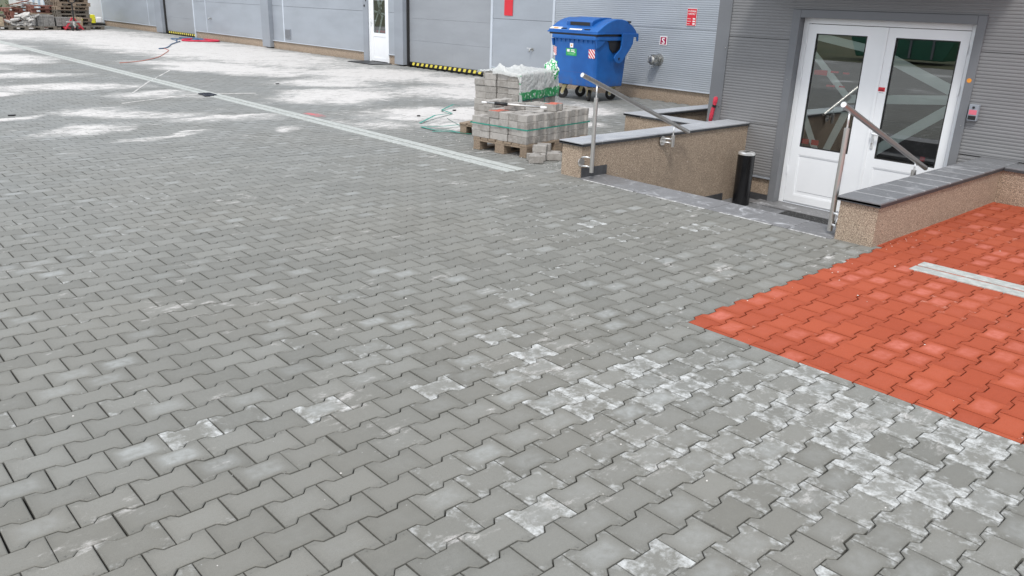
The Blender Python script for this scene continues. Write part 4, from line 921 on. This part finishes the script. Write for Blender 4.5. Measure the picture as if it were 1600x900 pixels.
# crumpled green bundle of film at the end of the stack
bm = bmesh.new(); bmesh.ops.create_icosphere(bm, subdivisions=5, radius=.115)
for v in bm.verts:
    n_v = noise.noise(v.co*16)+.6*noise.noise(v.co*38); v.co *= 1+.32*n_v; v.co.x *= .6; v.co.z *= 1.25; v.co.y *= .9
me = bpy.data.meshes.new('film_bundle'); bm.to_mesh(me); bm.free()
def m_bundle():
    q = N('printed_green_film'); P = q.obj(); n1 = q.noise(q.vec('MULTIPLY', P, (1, 1, .35)), 34, 3, .5, 1.); c = q.mix(q.ss(n1, .47, .51), (.01, .38, .10), (.78, .82, .80)); c = q.mix(q.ss(q.noise(P, 30, 2), .6, .7), c, (.02, .22, .08)); return q.fin(c, .35)
o = link('film_bundle', me, m_bundle(), None, True); o.location = (7.44, 5.02, .80); tag(o, 'crumpled green and white film bundle on the right end of the tall stack', 'plastic bundle')

# ------------------------------------------------------------------ things lying on the yard
def cable(name, label, cat, pts, r, mat, sub=6, n=6):
    P = [Vector((p[0], p[1], p[2] if len(p) > 2 else r+.002)) for p in pts]; out = []
    for i in range(len(P)-1):
        p0, p1, p2, p3 = P[max(i-1, 0)], P[i], P[i+1], P[min(i+2, len(P)-1)]
        for s_ in range(sub):
            t_ = s_/sub; out.append(.5*((2*p1)+(-p0+p2)*t_+(2*p0-5*p1+4*p2-p3)*t_*t_+(-p0+3*p1-3*p2+p3)*t_**3))
    out.append(P[-1]); return tag(part(name, MB().tube(out, r, n), mat, smooth=True), label, cat)
def strapline(label, pts, w_=.032):
    P = [Vector((x, y, z)) for x, y, z in pts]; return tag(part('loose_strap', MB().ribbon(P, w_, .002), M_STRAP), label, 'strap')
zs = .012
strapline('green strapping in a sharp zigzag on the paving left of the pallets, farthest piece', [(8.03, 7.69, zs), (7.85, 7.62, .05), (7.45, 7.40, zs), (7.36, 7.27, .03), (7.35, 7.02, zs), (6.81, 6.73, .05), (6.31, 6.42, zs)])
strapline('green strapping bent in a narrow loop that ends at the rear pallet', [(6.85, 5.97, zs), (6.62, 5.93, .03), (6.36, 5.92, .03), (6.12, 6.13, zs), (6.11, 5.80, zs), (6.24, 5.66, .02), (6.25, 5.47, zs), (6.32, 5.30, zs)])
strapline('short green strapping end lying nearest the drain left of the pallets', [(6.00, 5.72, zs), (6.15, 5.60, .02), (6.30, 5.42, zs)])
cable('cord', 'thin grey-green cord curling on the paving just left of the tall stack', 'cord', [(6.98, 6.66), (6.90, 6.5), (6.75, 6.15), (6.65, 5.93), (6.62, 5.75), (6.60, 5.55)], .004, simple('grey_green_cord', (.12, .20, .18), .6))
M_REDH = simple('red_hose_rubber', (.55, .02, .06), .5, 0, .15, 10); M_BLUEC = simple('blue_cable_sheath', (.06, .13, .24), .5)
cable('red_hose', 'thick red hose looped on the paving before the far gate', 'hose', [(11.3, 26.9), (10.9, 26.6), (10.65, 26.1), (10.8, 25.75), (11.15, 25.6), (11.5, 25.45), (11.72, 25.6), (11.75, 26.1), (11.6, 26.6)], .03, M_REDH, 6, 10)
for i, (dx, dy) in enumerate(((0, 0), (.2, .5))):
    cable('blue_cable', ('blue cable crossing behind the red hose loop', 'second blue cable bunched behind the red hose near the wall')[i], 'cable', [(10.3+dx, 25.7+dy), (10.8, 27+dy), (11.3, 27.2-dy), (11.6, 26.5+dy), (11.75, 27.6-dy), (11.3, 28.1)], .016, M_BLUEC)
cable('thin_cable', 'dark cable running from the red hose to a coupling on the sand', 'cable', [(10.45, 25.8), (9.6, 24.3), (9.2, 23.4), (8.75, 22.5), (8.45, 22.2)], .016, M_BLUEC)
cable('orange_cord', 'thin orange-red cord curving over the sand towards the slot drain', 'cord', [(8.66, 22.4), (8.5, 21.6), (8.0, 20.5), (7.3, 19.1), (6.5, 18.0), (5.9, 17.6)], .008, simple('pale_red_cord', (.50, .14, .09), .6))
for x, y, s_, lb in ((2.0, 9.62, .05, 'small dark scrap lying on the grey paving at the far left'), (7.0, 12.0, .04, 'small dark scrap on the sandy paving before the side door'), (6.75, 7.05, .035, 'tiny dark scrap on the paving left of the green strapping'), (7.62, 7.30, .05, 'dark pebble beside the farthest green strapping')):
    P = [(s_*math.cos(a)*random.uniform(.6, 1.2), s_*.6*math.sin(a)*random.uniform(.6, 1.2)) for a in [i*PI/4 for i in range(8)]]
    o = part('debris_scrap', MB().prism(P, 0, .015, 'Z'), M_BLACK, local=True); o.location = (x, y, .002); tag(o, lb, 'debris')
# mortar crumbs and grit
def grit(name, n, fn, mat, smin, smax):
    V = []; Fc = []
    for i in range(n):
        x, y = fn(); s_ = random.uniform(smin, smax); b = len(V); r = random.uniform(0, 6)
        for k in range(4): a = r+k*PI/2; V.append((x+math.cos(a)*s_*random.uniform(.6, 1.3), y+math.sin(a)*s_*random.uniform(.6, 1.3), .001))
        V.append((x, y, .001+s_*.8)); Fc += [(b, b+1, b+4), (b+1, b+2, b+4), (b+2, b+3, b+4), (b+3, b, b+4)]
    me = bpy.data.meshes.new(name); me.from_pydata(V, [], Fc); o = link(name, me, mat); o['kind'] = 'stuff'; return o
M_CRUMB = simple('cement_crumb', (.62, .60, .57), .9)
def near_w():
    c = random.choice(((5.3, -.38, .5, .04), (4.2, -.40, 1.1, .05), (6.2, -.42, .8, .05), (5.25, .9, .25, 1.6), (1.2, .5, 1.6, 1.6), (4.6, -.75, 1, .5), (3, -1.0, 1.0, .8), (.8, -1.0, 1.2, .8)))
    return random.gauss(c[0], c[2]), random.gauss(c[1], c[3])
grit('cement_crumbs', 110, lambda: (lambda p: p if not (p[0] > 5.9 and p[1] > -.36) else (5.2, p[1]*.2-.6))(near_w()), M_CRUMB, .0015, .006)
grit('sand_grit', 900, lambda: (random.uniform(5.6, 8.3), random.choice((random.gauss(3.2, .25), random.uniform(3.1, 6.5)))), M_CRUMB, .002, .008)
M_SANDS = simple('dry_white_sand', (.56, .55, .53), .95, 0, .1, 20)
def streak(pts, w_, mat=None):
    V = []; n = 60
    for i in range(n+1):
        t_ = i/n*(len(pts)-1); k = min(int(t_), len(pts)-2); f = t_-k; x = pts[k][0]*(1-f)+pts[k+1][0]*f; y = pts[k][1]*(1-f)+pts[k+1][1]*f
        dx, dy = pts[k+1][0]-pts[k][0], pts[k+1][1]-pts[k][1]; L_ = math.hypot(dx, dy); a = w_*random.uniform(.2, 1.2)
        V += [(x-dy/L_*a, y+dx/L_*a, .002), (x+dy/L_*a*.8, y-dx/L_*a*.8, .002), (x, y, .008)]
    Fc = []
    for i in range(n): b = 3*i; Fc += [(b, b+3, b+5, b+2), (b+2, b+5, b+4, b+1)]
    me = bpy.data.meshes.new('sand_streak'); me.from_pydata(V, [], Fc); o = link('sand_streak', me, mat or M_SANDS); o['kind'] = 'stuff'
M_SMEAR = simple('grey_mortar_smear', (.36, .36, .355), .95, 0, .35, 30)
def smear(pts, w_):
    streak(pts, w_, M_SMEAR)
streak([(4.17, 11.54), (5.0, 13.2), (6.25, 15.47)], .022); streak([(3.6, 10.3), (4.2, 10.6), (5.07, 11.03), (5.96, 10.73)], .02)

for a_, b_ in ((2.55, 1.9), (1.75, 1.1), (.95, .45), (.3, -.02)): smear([(5.483, a_), (5.487, (a_+b_)/2), (5.48, b_)], .016)
# ------------------------------------------------------------------ the far corner: pallets, packs, jack, screens
def small_pallet(x, y, z, rz, mat, label, grp):
    mb = MB(); M_ = Matrix.Rotation(rz, 4, 'Z')
    for yy in (0, .33, .66): mb.box(0, 1.2, yy, yy+.12, 0, .02, M=M_)
    for yy in (0, .33, .66):
        for xx in (0, .53, 1.06): mb.box(xx, xx+.14, yy, yy+.12, .021, .10, M=M_)
    for i in range(5): mb.box(-.01, 1.21, i*.17, i*.17+.12, .101, .14, M=M_)
    me = mb.mesh('stacked_pallet'); o = link('stacked_pallet', me, mat); o.location = (x, y, z); return tag(o, label, 'pallet', grp)
def pallet_tower(x, y, n, z0, lab, grp, mats, jit=.05, rz0=0.):
    ordn = ('lowest', 'second', 'third', 'fourth', 'fifth', 'sixth', 'seventh', 'eighth', 'ninth', 'tenth', 'eleventh', 'twelfth', 'thirteenth')
    for i in range(n): small_pallet(x+random.uniform(-jit, jit), y+random.uniform(-jit, jit), z0+i*.147, rz0+random.uniform(-.05, .05), random.choice(mats), (ordn[i] if i < n-1 else 'topmost')+(' pallet from the ground ' if 0 < i < n-1 else ' pallet ')+lab, grp)
pallet_tower(9.12, 34.9, 12, .0, 'in the tallest stack, right of the red pallet jack', 'pallets of the tallest stack', (M_WOODG, M_WOODG, M_WOOD), .04)
pallet_tower(9.2, 36.3, 10, .0, 'in the stack hidden behind the tallest one', 'pallets behind the tallest stack', (M_WOODG,), .05)
pallet_tower(8.30, 35.6, 6, .0, 'in the middle stack behind the grey block packs', 'pallets of the middle stack', (M_WOODG, M_WOOD, M_WOODR), .05)
pallet_tower(7.75, 36.8, 5, .0, 'in the untidy stack behind the rubble', 'pallets of the untidy stack', (M_WOOD, M_WOODR, M_WOODG), .12, .1)
pallet_tower(7.2, 37.9, 3, .0, 'in the low stack at the left edge', 'pallets of the low stack', (M_WOOD, M_WOODG), .1, .2)
for i in range(7):
    o = part('waste_board', MB().box(-.4, .4, -.05, .05, 0, .025), (M_WOODR if i % 2 else M_WOOD), local=True); o.location = (8.0+random.uniform(-.3, .5), 36.4+random.uniform(-.3, .3), .76+i*.035); o.rotation_euler = (random.uniform(-.2, .2), random.uniform(-.25, .25), random.uniform(-.8, .8)); tag(o, ('reddish' if i % 2 else 'tan')+' loose board, '+('lowest', 'second', 'third', 'fourth', 'fifth', 'sixth', 'topmost')[i]+' of those thrown on the untidy pallet stack', 'board', 'boards on the untidy pallet stack')
def far_pack(x, y, nx, nz_, lab, mat, pit=(.2, .145), bare=False):
    p = small_pallet(x, y, 0, 0, M_WOODG, 'pallet under the '+lab, None); t = thing('block_pack', lab, 'block pack', (x, y, .145))
    for k in range(nz_):
        for i in range(nx):
            for j in (0, 1, 2, 3): 
                if j in (1, 2) and 0 < i < nx-1 and k < nz_-1: continue
                part('paving_block', MB().box(i*pit[0]+.004, (i+1)*pit[0]-.004, j*.2, j*.2+.196, k*.082, k*.082+.079), mat, t, local=True)
M_FARB = simple('dark_grey_block', (.20, .195, .185), .9, 0, .3, 14)
far_pack(8.10, 33.95, 3, 5, 'grey block pack beside the rubble pallet, left one of two', M_FARB); far_pack(8.76, 33.95, 3, 4, 'grey block pack just left of the red pallet jack', M_FARB)
far_pack(6.1, 33.7, 4, 4, 'tan block pack cut by the left edge of the picture', simple('tan_block', (.36, .29, .20), .9, 0, .2, 10, .3)); far_pack(9.45, 34.4, 2, 4, 'tan pack beside the red pallet jack under the tallest stack', simple('tan_block', (.36, .29, .20), .9))
small_pallet(7.02, 33.6, 0, 0, M_WOODG, 'pallet under the pile of broken concrete slabs', None)
M_RUBBLE = simple('broken_concrete', (.46, .45, .43), .9, 0, .25, 12)
for i in range(34):
    a = random.uniform(.12, .3); P = [(a*math.cos(k*PI*2/5)*random.uniform(.6, 1.1), a*.6*math.sin(k*PI*2/5)*random.uniform(.6, 1.1)) for k in range(5)]
    o = part('broken_slab', MB().prism(P, 0, .06, 'Z'), M_RUBBLE, local=True, bevel=.006); r_ = random.random(); o.location = (7.62+random.gauss(0, .26), 33.95+random.gauss(0, .14), .15+max(0, .42*random.random()*(1-r_*.4)))
    o.rotation_euler = (random.uniform(-.5, .5), random.uniform(-.5, .5), random.uniform(0, 3)); tag(o, 'broken pale concrete slab in the rubble pile on a pallet', 'rubble', 'broken slabs of the rubble pile')
t = thing('pallet_jack', 'red hand pallet jack with black handle parked before the tallest pallet stack', 'pallet jack', (9.25, 33.5, 0))
M_REDJ = simple('red_jack_paint', (.45, .03, .05), .45)
for s_ in (-1, 1):
    part('jack_fork', MB().box(s_*.19-.08, s_*.19+.08, .0, 1.1, .07, .13), M_REDJ, t, local=True, bevel=.01); part('fork_roller', MB().tube([(s_*.19-.04, .95, .045), (s_*.19+.04, .95, .045)], .042, 12), M_RUB, t, local=True)
    part('frame_strut', MB().prism([(s_*.30, .04), (s_*.36, .04), (s_*.05, .50), (s_*.0, .46)][::s_], -.06, .0, 'Y'), M_REDJ, t, local=True)
    part('steer_wheel', MB().tube([(s_*.08-.03, -.12, .10), (s_*.08+.03, -.12, .10)], .10, 18), M_RUB, t, local=True)
part('pump_body', MB().tube([(0, -.12, .12), (0, -.12, .36)], .07, 14), M_ALU, t, local=True); part('front_bar', MB().box(-.26, .26, -.08, -.02, .30, .36), M_ALU, t, local=True, bevel=.01)
part('tiller', MB().tube([(0, -.14, .34), (0, -.16, 1.05)], .028, 10), M_BLACK, t, local=True); part('tiller_grip', MB().tube([(-.14, -.16, 1.18), (-.1, -.16, 1.06), (0, -.16, 1.03), (.1, -.16, 1.06), (.14, -.16, 1.18), (-.14, -.16, 1.18)], .022, 8), M_BLACK, t, local=True)
# screen fence, containers, banners behind
t = thing('site_fence', 'pale green mesh screen fence behind the pallets at the upper left', 'fence', (4.6, 42.5, 0))
M_SCR = simple('green_mesh_screen', (.20, .28, .25), .7, 0, .12, 1.5)
for i in range(4): part('fence_screen', MB().box(i*1.0-.2, i*1.0+.78, 0, .02, .05, 1.25+.04*i), M_SCR, t, local=True); part('fence_post', MB().tube([(i*1.0-.21, .03, 0), (i*1.0-.21, .03, 1.6)], .03, 8), M_PIL, t, local=True)
t = thing('white_container', 'white site container behind the middle pallet stack', 'container', (9.9, 44, 0)); part('container_body', MB().box(-.1, 1.9, 0, 2.4, .15, 2.5), M_WHITE, t, local=True, bevel=.02)
for i in range(8): part('body_rib', MB().box(-.05+i*.24, .02+i*.24, -.03, -.001, .2, 2.45), simple('pale_blue_paint', (.40, .50, .60), .5), t, local=True)
t = thing('white_van', 'white panel with dark seams standing between the tallest pallets and the warehouse corner', 'panel', (11.2, 40.3, 0)); part('panel_body', MB().box(-.35, 1.9, 0, .3, .05, 2.3), M_WHITE, t, local=True, bevel=.03)
t.name = 'white_screen'
for x in (.0, .14): part('dark_seam', MB().box(x, x+.03, -.012, -.001, .3, 2.3), M_BLACK, t, local=True)
t = thing('yellow_crate', 'bright yellow box with white bags before the white screen beside the warehouse corner', 'box', (11.05, 38.6, 0)); part('crate_body', MB().box(0, .50, 0, .4, .1, .46), M_YELB, t, local=True, bevel=.01); part('white_bag', MB().box(.51, .80, .0, .3, .1, .36), M_WPR, t, local=True, bevel=.05); part('crate_base', MB().box(-.1, .9, -.05, .5, 0, .09), M_BLACK, t, local=True)
tag(part('leaning_bar', MB().tube([(11.12, 37.6, 0.0), (10.75, 37.9, 1.1)], .025, 8), M_BLACK), 'dark bar leaning against the right side of the tallest pallet stack', 'bar')
t = thing('reflected_skip', 'dark green skip added out of view to be mirrored in the right door pane', 'skip', (-14.5, 10.4, 0))  # added out of view to fill the reflection in the door glass
part('skip_body', MB().prism([(-2.1, 1.3), (-1.6, .15), (1.6, .15), (2.1, 1.3)][::-1], -.9, .9, 'X'), simple('skip_green', (.02, .12, .07), .5), t, local=True, bevel=.02)
part('skip_rim', MB().box(-1.0, 1.0, -2.15, 2.15, 1.30, 1.38), simple('skip_rim_grey', (.3, .34, .33), .5), t, local=True, bevel=.01)
for yy in (-1.2, -.4, .4, 1.2): part('skip_rib', MB().box(.90, .95, yy-.04, yy+.04, .2, 1.28), M_DTRIM, t, local=True)
# trees beyond the yard
M_LEAF = simple('dark_leaf', (.05, .085, .025), .7, 0, .5, 1.2); M_BARK = simple('bark', (.10, .075, .05), .9)
def tree(x, y, h, r, label):
    t = thing('bushy_tree', label, 'tree', (x, y, 0)); part('trunk', MB().tube([(0, 0, 0), (.05, 0, h*.35), (0, .1, h*.7)], [.12, .09, .04], 8).tube([(.03, 0, h*.3), (r*.4, .1, h*.6)], [.05, .02], 6).tube([(.03, 0, h*.3), (-r*.4, -.1, h*.65)], [.05, .02], 6), M_BARK, t, local=True)
    V = []; Fc = []; cl_ = [(random.gauss(0, r*.45), random.gauss(0, r*.45), random.uniform(.12, .95)*h, random.uniform(.25, .5)*r) for _ in range(34)]
    for cx_, cy_, cz_, cr in cl_:
        for _ in range(70):
            d = Vector((random.gauss(0, 1), random.gauss(0, 1), random.gauss(0, 1))).normalized()*cr*random.uniform(.6, 1.05); p = Vector((cx_, cy_, cz_))+d; a = Vector((random.gauss(0, 1), random.gauss(0, 1), random.gauss(0, 1))).normalized(); b = a.orthogonal().normalized(); s_ = random.uniform(.05, .10); k = len(V)
            V += [tuple(p-a*s_), tuple(p+b*s_*.5), tuple(p+a*s_), tuple(p-b*s_*.5)]; Fc.append((k, k+1, k+2, k+3))
    me = bpy.data.meshes.new('crown'); me.from_pydata(V, [], Fc); c = link('crown', me, M_LEAF, t)
for x, y, h, r, lb in ((5.6, 47, 2.6, 1.6, 'dark green bush at the far upper left corner behind the screen fence'), (8.2, 48, 3.0, 1.7, 'dark green bush showing above the pallets between fence and container'), (7.0, 50, 3.4, 1.8, 'taller bush behind the gap of the other two'), (13.5, 52, 3, 2, 'pale bush beyond the white screen')): tree(x, y, h, r, lb)
print('objects', len(bpy.data.objects), 'tris', sum(len(o.data.loop_triangles) if False else len(o.data.polygons) for o in bpy.data.objects if o.type == 'MESH'))
